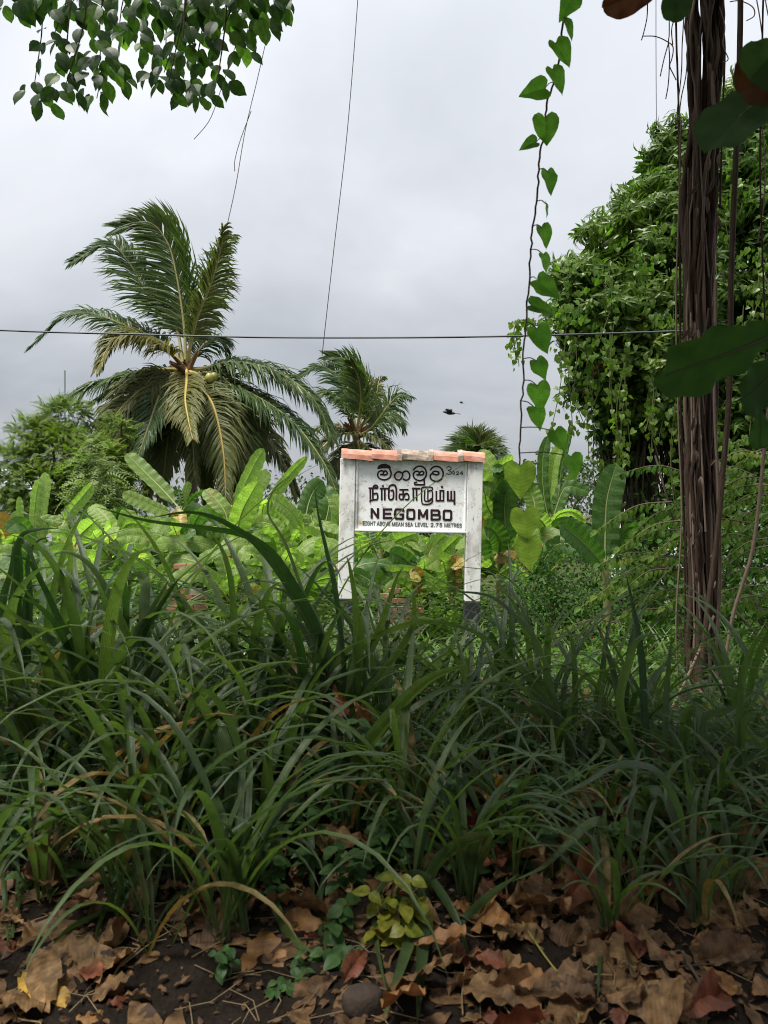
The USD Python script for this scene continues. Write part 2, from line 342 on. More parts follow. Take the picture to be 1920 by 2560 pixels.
M['root'] = plain('aerial_root_bark', G((.012, .008, .006), (.036, .023, .017), (.078, .051, .037), (.18, .13, .10)), 22, .9, .15, 1.0, .012, (3, 3, .35))
M['root_pale'] = plain('pale_root_bark', G((.12, .085, .065), (.23, .17, .13)), 20, .85, .15, .6, .006, (2, 2, .5))
M['cable'] = plain('cable_sheath', G((.06, .065, .08), (.10, .105, .12)), 5, .5, .4, .1)
M['soil'] = usdkit.material(stage, '/World/Looks/soil', {
    'g': ('geometry', {}), 'n1': ('noise_texture', {'scale': 22.0, 'detail': 8.0, 'roughness': .7}), 'n2': ('noise_texture', {'scale': 0.8, 'detail': 3.0}), 'vo': ('voronoi_texture', {'scale': 55.0}),
    'r1': ('rgb_ramp', {'ramp': G((.009, .007, .005), (.022, .016, .012), (.050, .037, .028))}), 'r2': ('rgb_ramp', {'ramp': G((.022, .032, .010), (.04, .05, .016), (.085, .075, .038))}),
    's': ('separate_xyz', {}), 'mr': ('map_range', {'from_min': 4.5, 'from_max': 7.5, 'clamp': True}), 'mx': ('mix', {'mix_type': 'mix'}),
    'ad': ('math', {'math_type': 'multiply_add', 'value2': .5}), 'b': ('bump', {'strength': 1.0, 'distance': .03}), 'p': ('principled_bsdf', {'roughness': .95, 'specular_ior_level': .15})},
    [('g.position', 'n1.vector'), ('g.position', 'n2.vector'), ('g.position', 'vo.vector'), ('n1.fac', 'r1.fac'), ('n2.fac', 'r2.fac'), ('g.position', 's.vector'), ('s.y', 'mr.value'), ('mr.result', 'mx.fac'),
     ('r1.color', 'mx.color1'), ('r2.color', 'mx.color2'), ('mx.color', 'p.base_color'), ('vo.distance', 'ad.value1'), ('n1.fac', 'ad.value3'), ('ad.value', 'b.height'), ('b.normal', 'p.normal')], surface='p.BSDF')
M['post_paint'] = weathered('post_white_paint', (.72, .72, .71), (.36, .34, .31), (.19, .17, .15), (1.2, 1.2, .7), .47, .62)
M['board_paint'] = weathered('board_white_paint', (.82, .83, .84), (.50, .46, .40), (.28, .24, .20), (1, 1, 1), .53, .64)
M['black_paint'] = weathered('post_black_paint', (.022, .022, .028), (.05, .05, .055), (.12, .11, .10), (1.2, 1.2, .7), .55, .7)
M['letter'] = plain('letter_paint', G((.018, .006, .008), (.035, .010, .014)), 30, .5, .35, .1)
M['small_letter'] = plain('small_letter_paint', G((.05, .05, .055), (.10, .10, .10)), 90, .6, .3, .1)
M['yellow_letter'] = plain('yellow_letter_paint', G((.55, .36, .03), (.6, .42, .06)), 30, .6, .3, .1)
M['tile'] = weathered('ridge_tile_clay', (.40, .165, .115), (.48, .28, .22), (.24, .17, .14), (1, 1, 1), .47, .6)
M['tile_old'] = weathered('ridge_tile_mossy', (.17, .115, .085), (.36, .31, .26), (.07, .055, .045), (1, 1, 1), .42, .55)
M['mortar'] = weathered('mortar', (.34, .31, .28), (.2, .18, .16), (.1, .09, .08))
M['brick'] = weathered('old_brick', (.34, .15, .10), (.16, .12, .08), (.5, .36, .30), (1, 1, 1), .46, .6)
M['wall_white'] = weathered('house_white_wall', (.70, .71, .72), (.55, .54, .52), (.4, .38, .36), (1, 1, .3))
M['roof_sheet'] = plain('pale_roof_sheet', G((.55, .60, .62), (.68, .72, .72)), 2, .5, .4, .1)
M['roof_red'] = plain('red_roof_sheet', G((.28, .10, .07), (.36, .15, .10)), 3, .6, .3, .2)
M['glass'] = usdkit.material(stage, '/World/Looks/window_glass', {'p': ('principled_bsdf', {'base_color': (.03, .035, .04), 'roughness': .08, 'specular_ior_level': .6})}, surface='p.BSDF')
M['metal'] = plain('galvanised_metal', G((.18, .19, .20), (.28, .29, .30)), 6, .5, .4, .1)
M['bird'] = plain('bird_feathers', G((.02, .02, .024), (.04, .04, .045)), 30, .6, .3, .1)
M['stone'] = plain('stone', G((.022, .016, .012), (.05, .036, .028), (.085, .064, .052)), 14, .85, .2, .8, .02)


# ------------------------------------------------------------------ ground
def gz(x, y):
    """height of the ground: a low bank in front that falls to the sign's level behind it."""
    x, y = np.asarray(x, float), np.asarray(y, float)
    prof = np.interp(y, [-60, -3, 1.2, 2.0, 2.6, 3.3, 4.2, 5.2, 6.5, 8.5, 10.5, 12, 400], [1.0, 1.0, .98, 1.03, 1.12, 1.18, 1.05, .84, .60, .28, .07, 0, 0])
    prof = prof + .05 * np.sin(x * 1.3 + .6) * np.clip(1 - abs(y - 3) / 4, 0, 1) - .05 * np.clip(x, 0, 2) * np.clip(1 - abs(y - 3) / 3, 0, 1)
    q = np.stack([x * 3, y * 3, 0 * x], -1)
    return prof + .05 * (meshkit.fbm(q, 3, 5) - .5) * np.clip(1.5 - abs(y - 3) / 14, .2, 1)


xs = np.unique(np.concatenate([np.linspace(-200, -12, 24), np.linspace(-12, -3, 46), np.linspace(-3, 3, 150), np.linspace(3, 12, 46), np.linspace(12, 200, 24)]))
ys = np.unique(np.concatenate([np.linspace(-60, 1, 25), np.linspace(1, 4.5, 100), np.linspace(4.5, 16, 80), np.linspace(16, 400, 40)]))
X, Y = np.meshgrid(xs, ys, indexing='ij')
Z = gz(X, Y)
near = np.clip(1 - abs(Y - 2) / 3, 0, 1) * np.clip(1 - abs(X) / 4, 0, 1)
Z = Z + near * .018 * (meshkit.fbm(np.stack([X * 14, Y * 14, 0 * X], -1), 3, 9) - .5)
i = np.arange((len(xs) - 1) * len(ys)).reshape(len(xs) - 1, len(ys))[:, :-1].ravel()
quads = np.stack([i, i + len(ys), i + len(ys) + 1, i + 1], 1)
solo('ground', (np.stack([X, Y, Z], -1).reshape(-1, 3), np.vstack([quads[:, [0, 1, 2]], quads[:, [0, 2, 3]]])), M['soil'], kind='structure', smooth=True)

# ------------------------------------------------------------------ far treeline and houses
rng = np.random.default_rng(11)
pos = []
for k in range(420):
    x = rng.uniform(-34, 30); y = rng.uniform(33, 40)
    h = 3.1 + 1.3 * meshkit.noise(np.array([x * .35, 0, 0]), 3) + (1.2 if x > 6 else 0)
    c = np.array([x, y, rng.uniform(.2, h - .5)])
    pos.append(c + rng.normal(size=(60, 3)) * [.55, .5, .35])
pos = np.vstack(pos)
solo('distant_trees', scatter(OVAL, pos, rdir(rng, len(pos)) + [0, 0, -.4], rdir(rng, len(pos)) + [0, -.3, 1], rng.uniform(.16, .34, len(pos))), M['tree_far'],
     'far off line of dark trees closing the view behind the banana plants', 'trees', kind='stuff')


def box(x0, x1, y0, y1, z0, z1):
    b = trimesh.creation.box([x1 - x0, y1 - y0, z1 - z0]); b.apply_translation([(x0 + x1) / 2, (y0 + y1) / 2, (z0 + z1) / 2])
    return b


def house(name, label, x0, x1, y0, y1, z1, wins, roof_m, roof_h):
    t = thing(name, label, 'house', ((x0 + x1) / 2, y0, 0))
    part(t, 'wall', box(x0, x1, y0, y1, -.3, z1), M['wall_white'])
    yc = (y0 + y1) / 2
    v = [(x0 - .5, y0 - .5, z1 + .01), (x1 + .5, y0 - .5, z1 + .01), (x1 + .5, y1 + .5, z1 + .01), (x0 - .5, y1 + .5, z1 + .01), (x0 - .5, yc, z1 + roof_h), (x1 + .5, yc, z1 + roof_h)]
    part(t, 'roof', (np.array(v), np.array([(0, 1, 5), (0, 5, 4), (2, 3, 4), (2, 4, 5), (1, 2, 5), (3, 0, 4), (0, 2, 1), (0, 3, 2)])), M[roof_m])
    for xw, zw, w, h in wins:
        f = cat([(np.array(b.vertices), np.array(b.faces)) for b in (box(xw - .06, xw, y0 - .05, y0 + .05, zw, zw + h), box(xw + w, xw + w + .06, y0 - .05, y0 + .05, zw, zw + h),
                 box(xw - .06, xw + w + .06, y0 - .06, y0 + .05, zw + h, zw + h + .07), box(xw - .08, xw + w + .08, y0 - .09, y0 + .05, zw - .07, zw))])
        w_ = part(t, 'window', f, M['wall_white'])
        part(w_, 'pane', box(xw, xw + w, y0 - .02, y0 + .03, zw, zw + h), M['glass'])
    return t


house('house', 'small white house half hidden behind the feathery green tree at the far left', -17.5, -11.2, 26, 33, 3.0, [(-14.6, 1.0, 1.2, 1.3), (-12.6, 1.0, .9, 1.3)], 'roof_sheet', .9)
mast = thing('antenna_mast', 'thin grey mast standing up behind the big coconut palm fronds', 'mast', P(162, 1200, 27))
part(mast, 'pole', tube([P(162, 1200, 27), P(162, 926, 27)], .03), M['metal'])
part(mast, 'bracket', tube([P(159, 985, 27), P(166, 985, 27)], .035), M['metal'])


# ------------------------------------------------------------------ feathery trees on the left
def feather_cloud(rng, blobs, per, leaf_s, spray=.34, d_sp=.8, droop=.45, ratio=.5):
    out = []
    for u, v, r, d in blobs:
        c = P(u, v, d); R = r / F * d
        n = int(per * R * R)
        dirs = rdir(rng, n); dirs[:, 2] = np.where(dirs[:, 2] < -.55, -dirs[:, 2], dirs[:, 2])
        p = c + dirs * R * np.clip(rng.normal(.84, .17, n), .2, 1.12)[:, None] * [1, d_sp, .85]
        out.append(np.hstack([p, dirs]))
    a = np.vstack(out); p, dirs = a[:, :3], a[:, 3:]
    V, nl = [], len(p)
    ax = nrm(dirs + rng.normal(size=dirs.shape) * .55 + [0, 0, -droop + .25])
    up = nrm(np.array([0, -.25, 1.0]) + rng.normal(size=dirs.shape) * .35)
    sd = nrm(np.cross(ax, up))
    for k in range(8):
        s = k / 7 * spray
        base = p + ax * s - np.array([0, 0, 1]) * (s * s * droop * 1.6)
        for sg in (-1, 1):
            V.append(scatter(LEAFLET, base, nrm(ax * .55 + sg * sd + [0, 0, -.15]), up, leaf_s * (1 - .45 * k / 7) * rng.uniform(.8, 1.2, len(p))))
    return V, nl, p


def split_parts(parent, name, batches, n, p, material, keep, rest='foliage'):
    """batches: scatter results of n pieces each; the keep pieces nearest the camera become parts of their own, the rest one part."""
    A = [b[0].reshape(n, -1, 3) for b in batches]; tri = [b[1][:len(b[1]) // n] for b in batches]
    u = p[:, 0] / p[:, 1] * F + 960; v = 1280 - (p[:, 2] - 2.25) / p[:, 1] * F
    score = p[:, 1] + np.where((u > 10) & (u < 1910) & (v > 10), 0, 50)
    order = np.argsort(score); near_, far_ = order[:keep], order[keep:]
    for i in near_: part(parent, name, cat([(a[i], f) for a, f in zip(A, tri)]), material)
    part(parent, rest, cat([(a[far_].reshape(-1, 3), (f[None] + (np.arange(len(far_)) * a.shape[1])[:, None, None]).reshape(-1, 3)) for a, f in zip(A, tri)]), material, kind='stuff')


def limbs(rng, base, top, blobs, r0):
    out = [tube(spline([base, (base + top) / 2 + [.1, 0, 0], top], 8), np.linspace(r0, r0 * .6, 8), 8)]
    for u, v, r, d in blobs:
        c = P(u, v, d)
        out.append(tube(spline([top - [0, 0, .3], (top + c) / 2 + [0, 0, -.15], c], 7), np.linspace(r0 * .5, r0 * .12, 7), 5))
    return out


blobs = [(165, 1050, 66, 19.5), (78, 1085, 48, 19), (292, 1080, 42, 19.3), (50, 1165, 70, 18.6), (150, 1150, 95, 19), (235, 1170, 85, 18.7), (95, 1235, 95, 18.4), (215, 1240, 95, 18.6), (20, 1270, 66, 18.2), (285, 1180, 55, 19), (130, 1100, 60, 19.3), (300, 1265, 60, 18.8)]
t = thing('feathery_tree', 'bushy feathery green tree with yellowish tops left of the big coconut palm', 'tree', P(150, 1600, 18.8) * [1, 1, 0])
L = limbs(rng, P(150, 1640, 18.8) * [1, 1, 0], P(150, 1260, 18.8), blobs, .16)
part(t, 'trunk', L[0], M['bark'], smooth=40); 
for l in L[1:]: part(t, 'limb', l, M['bark'], smooth=40)
split_parts(t, 'leaf_spray', *feather_cloud(np.random.default_rng(21), blobs, 760, .085, .27), M['feather'], 250, 'crown')
blobs = [(236, 1120, 22, 16.6), (215, 1170, 40, 16.6), (262, 1190, 36, 16.5), (235, 1235, 50, 16.4), (200, 1275, 46, 16.4), (275, 1260, 36, 16.4)]
t = thing('pale_young_tree', 'thin pale green young tree with lacy leaves in front of the feathery tree', 'tree', P(236, 1600, 16.5) * [1, 1, 0])
L = limbs(rng, P(236, 1640, 16.5) * [1, 1, 0], P(236, 1150, 16.5), blobs[1:], .05)
part(t, 'trunk', L[0], M['stem'])
for l in L[1:]: part(t, 'limb', l, M['stem'])
split_parts(t, 'leaf_spray', *feather_cloud(np.random.default_rng(22), blobs, 420, .095, .42, droop=.7), M['pale_feather'], 100, 'crown')


# ------------------------------------------------------------------ coconut palms
def frond(rng, pts, L=0.9, start=.16, n=150, face=None, gravity=.55, wind=.28, width=.032, miss=.05):
    """rachis points -> (leaflets mesh, rachis mesh)."""
    p = spline(pts, 40); t = tangents(p)
    up = np.array(face if face is not None else (0, -.35, 1.0)); 
    nr = nrm(up - (t @ up)[:, None] * t); sd = np.cross(t, nr)
    out = []
    for s in np.linspace(start, .995, n):
        if rng.random() < miss: continue
        i = min(int(s * 39), 38); w = s * 39 - i
        b = p[i] * (1 - w) + p[i + 1] * w
        q = (s - start) / (1 - start)
        l = 1.25 * L * (.55 + .45 * math.sin(math.pi * min(1, q * 1.25 + .12))) * (1 - .42 * max(0, q - .6) / .4)
        for sg in (-1, 1):
            ll = l * rng.uniform(.82, 1.12)
            d0 = nrm(sg * sd[i] * .85 + t[i] * (.55 + .9 * q) + nr[i] * .22 + rng.normal(size=3) * .12)
            g = gravity * rng.uniform(.5, 1.7)
            a = b + d0 * ll * .34
            d1 = nrm(d0 + np.array([-wind * .5, 0, -g * .6])); c = a + d1 * ll * .34
            d2 = nrm(d1 + np.array([-wind * .5, 0, -g * .9])); e = c + d2 * ll * .34
            pp = np.array([b, a, c, e])
            sv = np.cross(nrm(np.gradient(pp, axis=0)), nr[i] + rng.normal(size=3) * .3)
            out.append(ribbon(pp, np.array([.5, 1, .8, .05]) * width * rng.uniform(.8, 1.2), sv, .3))
    return cat(out), tube(p, np.linspace(.055, .008, 40), 5)


def coconut_palm(name, label, u, v, d, fronds, trunk_u, sc=1.0, seed=1, nuts=(), trunk_r=.17):
    base = np.array([(trunk_u - 960) / F * d, d, 0.0]); crown = P(u, v, d)
    t = thing(name, label, 'palm', base)
    rng = np.random.default_rng(seed)
    tp = spline([base - [0, 0, .2], base * .5 + crown * .5 + [.12 * sc, 0, 0], crown], 30)
    rr = trunk_r * np.linspace(1.25, .85, 30) * (1 + .06 * np.sin(np.arange(30) * 2.1))
    part(t, 'trunk', tube(tp, rr, 10), M['palm_trunk'], smooth=40)
    fib = [tube(spline([crown + [0, 0, -.25 * sc], crown + o * .25 * sc, crown + o * .55 * sc + [0, 0, .1 * sc]], 5), np.array([.11, .1, .07, .05, .03]) * sc, 6)
           for o in nrm(rng.normal(size=(16, 3)) * [1, 1, .5] + [0, 0, .4])]
    part(t, 'crown_fibre', cat(fib), M['fibre'], smooth=40)
    for pts, dd, lw, mt, kw in fronds:
        n = len(pts)
        w = [P(x, y, d + dd * (k / max(n - 1, 1)) ** .8) for k, (x, y) in enumerate(pts)]
        lv, ra = frond(rng, w, L=lw * sc, **kw)
        f = part(t, 'frond', lv, M[mt])
        part(f, 'rachis', ra, M['rachis_old' if mt == 'palm_old' else 'rachis'], smooth=40)
    for cu, cv, cd in nuts:
        s = trimesh.creation.icosphere(2, .12 * sc); s.apply_scale([1, 1, 1.2]); s.apply_translation(P(cu, cv, cd))
        part(t, 'coconut', s, M['coconut'], smooth=True)
    return t


def z(zn, *pts): return [Q(zn, *p) for p in pts]


FR = [
    (z('z3', (800, 760), (795, 610), (762, 390), (722, 250), (640, 165), (500, 190)), .6, 1.25, 'palm', dict(face=(-.35, -1, .25), gravity=.3, wind=.8, n=170)),
    (z('z3', (790, 770), (755, 610), (640, 470), (550, 330), (470, 260), (310, 335)), 1.2, 1.0, 'palm', dict(face=(.3, -.8, .6), gravity=.5, wind=.4)),
    (z('z3', (815, 770), (830, 640), (900, 450), (962, 290), (1000, 225)), 1.6, .85, 'palm', dict(face=(.2, -.9, .3), gravity=.65, wind=-.1, n=96)),
    (z('z3', (808, 770), (845, 600), (915, 420), (955, 270), (965, 190)), -.9, .75, 'palm_dark', dict(face=(.6, -.6, .3), gravity=.7, wind=-.2, n=76)),
    (z('z3', (790, 780), (710, 690), (600, 640), (430, 570), (290, 570), (135, 700)), .9, .95, 'palm', dict(face=(0, -.5, 1), gravity=.65, wind=.3)),
    (z('z3', (785, 785), (720, 720), (600, 660), (490, 680), (420, 800)), -2.1, .85, 'palm_old', dict(face=(-.2, -.6, 1), gravity=.9, wind=.1)),
    (z('z3', (780, 800), (700, 800), (560, 825), (350, 895), (120, 1045)), -.4, .95, 'palm', dict(face=(0, -.3, 1), gravity=1.0, wind=.05)),
    (z('z3', (780, 800), (700, 810), (560, 850), (400, 940)), 1.8, .9, 'palm', dict(face=(0, -.3, 1), gravity=1.0, wind=.05)),
    (z('z3', (790, 810), (690, 880), (520, 990), (360, 1130)), -1.5, .35, 'palm_old', dict(gravity=.9, wind=0, miss=.2, n=70, start=.35)),
    (z('z3', (806, 800), (806, 850), (800, 930), (812, 1010), (832, 1100)), -3.2, .75, 'palm_old', dict(face=(0, -1, .6), gravity=.8, wind=.1)),
    (z('z3', (815, 800), (870, 880), (925, 970), (965, 1160), (975, 1370)), -2.6, 1.0, 'palm_old', dict(face=(.2, -1, .3), gravity=.75, wind=.1, n=108)),
    (z('z3', (820, 800), (880, 800), (1000, 772), (1180, 805), (1350, 925), (1440, 1110)), -.6, 1.0, 'palm', dict(face=(.1, -.4, 1), gravity=1.05, wind=.05, n=100)),
    (z('z3', (820, 800), (880, 795), (1010, 775), (1190, 830), (1370, 960), (1455, 1080)), .5, .9, 'palm', dict(face=(.1, -.4, 1), gravity=1.1, wind=.05, n=100)),
    (z('z3', (820, 800), (900, 855), (1050, 890), (1250, 1015), (1390, 1190), (1450, 1320)), -1.3, .95, 'palm', dict(face=(.2, -.4, 1), gravity=1.0, wind=.05)),
    (z('z3', (815, 780), (850, 730), (905, 675), (970, 680), (985, 790)), 2.2, .7, 'palm', dict(face=(.2, -.4, 1), gravity=1.1, wind=0, n=68)),
    (z('z3', (795, 810), (700, 900), (645, 1040), (585, 1210)), -2.0, .75, 'palm', dict(face=(-.3, -1, .3), gravity=.7, wind=.1)),
    (z('z3', (800, 810), (765, 930), (722, 1130), (700, 1370)), -1.2, .85, 'palm_dark', dict(face=(-.2, -1, .3), gravity=.5, wind=.05)),
    (z('z3', (815, 810), (910, 910), (1040, 1090), (1100, 1290)), -1.3, .85, 'palm', dict(face=(.3, -1, .3), gravity=.7, wind=.05)),
    (z('z3', (815, 805), (930, 850), (1080, 990), (1220, 1190), (1280, 1340)), 1.4, .95, 'palm_dark', dict(face=(.2, -.5, .8), gravity=1.0, wind=0)),
    (z('z3', (800, 810), (880, 940), (985, 1120), (1010, 1330)), 1.6, .95, 'palm_dark', dict(face=(.2, -1, .3), gravity=.6, wind=0)),
    (z('z3', (800, 810), (700, 930), (610, 1060), (560, 1220), (545, 1330)), 1.4, .95, 'palm_dark', dict(face=(-.2, -1, .3), gravity=.7, wind=0)),
    (z('z3', (800, 810), (770, 940), (660, 1150), (640, 1350)), 2.2, .95, 'palm_dark', dict(face=(-.2, -1, .3), gravity=.6, wind=0)),
    (z('z3', (810, 810), (840, 960), (880, 1160), (900, 1360)), 2.0, .95, 'palm_dark', dict(face=(.2, -1, .3), gravity=.6, wind=0)),
]
r_ = np.random.default_rng(30)
for k in range(9):
    a = -1.15 + 2.3 * k / 8 + r_.uniform(-.1, .1); ln = r_.uniform(250, 420)
    FR.append((z('z3', (805, 805), (805 + 90 * math.sin(a) * 1.6, 850), (805 + 260 * math.sin(a) * 1.2, 960 + 60 * math.cos(a)), (805 + ln * math.sin(a) * 1.35, 1000 + ln * .85 * math.cos(a) ** .3)), (r_.uniform(1.2, 2.6) if k % 2 else r_.uniform(-1.6, -.6)), .9, 'palm_dark', dict(face=(.2, -1, .4), gravity=.9, wind=0)))
nuts = [Q('z3', *q) + (21.2 + .08 * k,) for k, q in enumerate([(905, 838), (925, 835), (938, 912), (925, 930), (895, 848), (940, 930), (912, 850)])]
coconut_palm('coconut_palm', 'tallest coconut palm with windblown crown and yellowing lower fronds left of the sign', *Q('z3', 806, 800), 22, FR, 470, 1.0, 31, nuts)
FR2 = [
    (z('z8', (450, 640), (478, 450), (440, 250), (370, 120), (225, 85)), 1, 1.0, 'palm', dict(face=(-.4, -1, .2), gravity=.2, wind=.7, n=80)),
    (z('z8', (450, 640), (480, 430), (470, 280), (430, 170), (400, 120)), -.8, .85, 'palm', dict(face=(-.6, -1, .1), gravity=.2, wind=.6, n=74)),
    (z('z8', (445, 640), (400, 420), (300, 240), (180, 165), (20, 240)), 1.5, .9, 'palm', dict(face=(.2, -.8, .6), gravity=.5, wind=.4, n=78)),
    (z('z8', (445, 640), (380, 500), (260, 380), (190, 370), (120, 420)), -1.5, .8, 'palm', dict(gravity=.7, wind=.3, n=68)),
    (z('z8', (455, 640), (520, 420), (540, 290), (500, 210)), 1.2, .8, 'palm_dark', dict(face=(.5, -1, .2), gravity=.5, wind=.2, n=68)),
    (z('z8', (455, 640), (560, 520), (600, 350), (615, 270), (660, 250)), .6, .45, 'palm_dark', dict(face=(.5, -1, .2), gravity=.9, wind=0, n=58, miss=.25)),
    (z('z8', (460, 680), (560, 620), (690, 450), (770, 380), (840, 390)), -.8, .95, 'palm', dict(face=(.3, -.6, .8), gravity=1.25, wind=0, n=70, miss=.12)),
    (z('z8', (460, 680), (590, 600), (700, 540), (770, 560), (800, 640)), .8, .8, 'palm', dict(face=(.3, -.6, .8), gravity=1.2, wind=0, n=66)),
    (z('z8', (460, 690), (560, 680), (640, 720), (690, 800)), -.6, .7, 'palm_dark', dict(gravity=1.0, wind=0, n=64)),
    (z('z8', (450, 690), (410, 660), (300, 680), (200, 760), (150, 830)), -1.2, .8, 'palm_old', dict(gravity=1.0, wind=.1, n=70)),
    (z('z8', (450, 690), (390, 640), (260, 610), (130, 650), (60, 740)), .6, .8, 'palm_old', dict(gravity=1.0, wind=.1, n=70)),
    (z('z8', (450, 700), (390, 760), (320, 860), (300, 960)), -.6, .8, 'palm_dark', dict(gravity=.8, wind=.1, n=70)),
    (z('z8', (450, 700), (470, 800), (460, 900), (430, 1000)), -1.4, .8, 'palm_dark', dict(gravity=.8, wind=.1, n=70)),
    (z('z8', (450, 700), (540, 780), (600, 880), (620, 980)), -1.0, .8, 'palm_dark', dict(gravity=.8, wind=.1, n=70)),
]
coconut_palm('coconut_palm', 'smaller coconut palm with dark bunched fronds just behind the left end of the sign', *Q('z8', 447, 650), 29, FR2, 893, 1.0, 32, (), .16)
FR3 = []
for k, (du, dv, dd, g) in enumerate([(-62, -42, 1, .4), (-40, -72, .5, .3), (-12, -88, 1.5, .2), (18, -82, -.5, .2), (42, -70, 1, .3), (62, -45, .4, .45), (-70, -8, 1.2, .7), (68, 0, -.8, .8), (-50, 40, -.6, .9), (58, 45, .6, .9), (8, -50, -2, .3), (-25, -55, -1.5, .3), (30, -45, -1.6, .4), (10, 55, -1, .9)]):
    FR3.append((((1188, 1158), (1188 + du * .55, 1158 + dv * .62 - 10), (1188 + du, 1158 + dv + 6)), dd, .95, 'palm' if k % 3 else 'palm_dark', dict(gravity=g, wind=.25, n=62, face=(0, -.8, .6))))
coconut_palm('coconut_palm', 'far low coconut palm whose spiky crown shows above the right end of the sign', 1188, 1158, 34, FR3, 1188, 1.0, 33, (), .15)


# ------------------------------------------------------------------ banana plants
def banana_leaf(rng, pts, W, ang, tear=.35, vfold=.45, n=26):
    p = spline(pts, n); t = tangents(p); sd = face_side(p, ang); nr = np.cross(t, sd)
    nr *= np.sign(np.sum(nr * (CAM - p), 1))[:, None] * 1.0
    s = np.linspace(0, 1, n); st = .13
    q = np.clip((s - st) / (1 - st), 0, 1)
    w = W * np.clip(q / .10, 0, 1) ** .5 * np.where(q > .72, np.sqrt(np.clip(1 - (np.clip(q - .72, 0, 1) / .28) ** 2.0, 0, 1)), 1) * (1 - .15 * np.clip(.5 - q, 0, .5))
    V, Fs, UV, cnt = [], [], [], 0
    for sg in (-1, 1):
        k = int(st * n)
        ph = rng.uniform(0, 6)
        while k < n - 1:
            ln = n - 1 - k if rng.random() > tear else int(rng.integers(2, 7))
            e = min(k + ln, n - 1)
            if n - 1 - e < 2: e = n - 1
            idx = np.linspace(k, e, max(3, (e - k) * 2 + 1))
            dr = rng.normal(0, .10) + (rng.uniform(0, .5) if rng.random() < tear else 0)
            rows = []
            for ii in idx:
                a = int(min(ii, n - 2)); f_ = ii - a
                b = p[a] * (1 - f_) + p[a + 1] * f_; ww = w[a] * (1 - f_) + w[a + 1] * f_
                s_ = nrm(sd[a] * (1 - f_) + sd[a + 1] * f_); n_ = nrm(nr[a] * (1 - f_) + nr[a + 1] * f_); t_ = t[a]
                edge = (ii - k) / max(e - k, 1)
                shrink = 1 - .10 * (abs(edge - .5) * 2) ** 3 * (1 if (e - k) < 8 else 0)
                for c_ in (0, .33, .7, 1.0):
                    x = c_ * ww * shrink
                    zf = vfold * x * (1 - .55 * c_) - dr * x * c_ + .012 * math.sin(ph + ii * 2.3) * c_
                    rows.append(b + sg * s_ * x + n_ * zf * .9 + t_ * (.22 * x * c_) + np.array([0, 0, -.12 * x * c_]))
                    UV.append((.5 + .5 * sg * c_, ii / (n - 1)))
            rows = np.array(rows); m_ = len(idx)
            i_ = np.arange(m_ - 1)[:, None] * 4 + np.arange(3)[None] + cnt
            a, b, c, d = i_, i_ + 1, i_ + 5, i_ + 4
            if sg < 0: a, b, c, d = b, a, d, c
            Fs += [np.stack([a, b, c], -1).reshape(-1, 3), np.stack([a, c, d], -1).reshape(-1, 3)]
            V.append(rows); cnt += len(rows); k = e
    return (np.vstack(V), np.vstack(Fs)), np.array(UV), tube(p, np.interp(s, [0, .13, 1], [W * .10, W * .085, W * .012]), 5)


def banana_plant(label, u, d, top_v, leaves, seed, auto=0, stem_r=.09, auto_len=1.5, name='banana_plant', group=None, vtop=1160):
    """leaves: (list of px points base->tip, half width px, depth shift of the tip, angle, material, tear)."""
    rng = np.random.default_rng(seed)
    x = (u - 960) / F * d; base = np.array([x, d, gz(x, d)]); top = P(u, top_v, d)
    t = thing(name, label, 'banana plant', base, group)
    part(t, 'pseudostem', tube(spline([base - [0, 0, .1], (base + top) / 2 + [.03, 0, 0], top], 10), np.linspace(stem_r * 1.25, stem_r * .65, 10), 9), M['pseudostem'], smooth=40)
    todo = [([P(a, b, d + dd * k / (len(pts) - 1)) for k, (a, b) in enumerate(pts)], wpx * .86 / F * d, ang, mt, tr) for pts, wpx, dd, ang, mt, tr in leaves]
    for k in range(auto):
        az = k * 2.4 + rng.uniform(-.4, .4); el = rng.uniform(.62, 1.38); l = auto_len * rng.uniform(.75, 1.15)
        h = np.array([math.cos(az), .8 * math.sin(az), 0]); up = np.array([0, 0, 1.0])
        b = top + up * rng.uniform(-.15, .1)
        pts = [b, b + (h * math.cos(el) + up * math.sin(el)) * l * .45, b + (h * math.cos(el) + up * math.sin(el) * .8) * l * .8 - up * .06 * l, b + h * l * (.95 * math.cos(el) + .22) + up * l * (math.sin(el) * .8 - .28)]
        cap = CAM[2] + (1280 - vtop) / F * d
        hi = max(q[2] for q in pts); sc = np.clip((cap - b[2]) / max(hi - b[2], .1), .5, 1); l *= sc
        pts = [b + (q - b) * sc for q in pts]; ex = max(0, max(q[2] for q in pts) - cap); pts = [q - up * ex for q in pts]
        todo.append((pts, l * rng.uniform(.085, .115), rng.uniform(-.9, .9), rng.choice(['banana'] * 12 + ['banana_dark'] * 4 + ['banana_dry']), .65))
    for pts, W, ang, mt, tr in todo:
        lm, uv, mid = banana_leaf(rng, pts, W, ang, tr)
        lf = part(t, 'leaf', lm, M[mt], smooth=True, uv=uv)
        part(lf, 'midrib', mid, M['midrib'], smooth=40)
    return t


def lf(zn, w, dd, ang, mt, tr, *pts): return (z(zn, *pts), w, dd, ang, mt, tr)


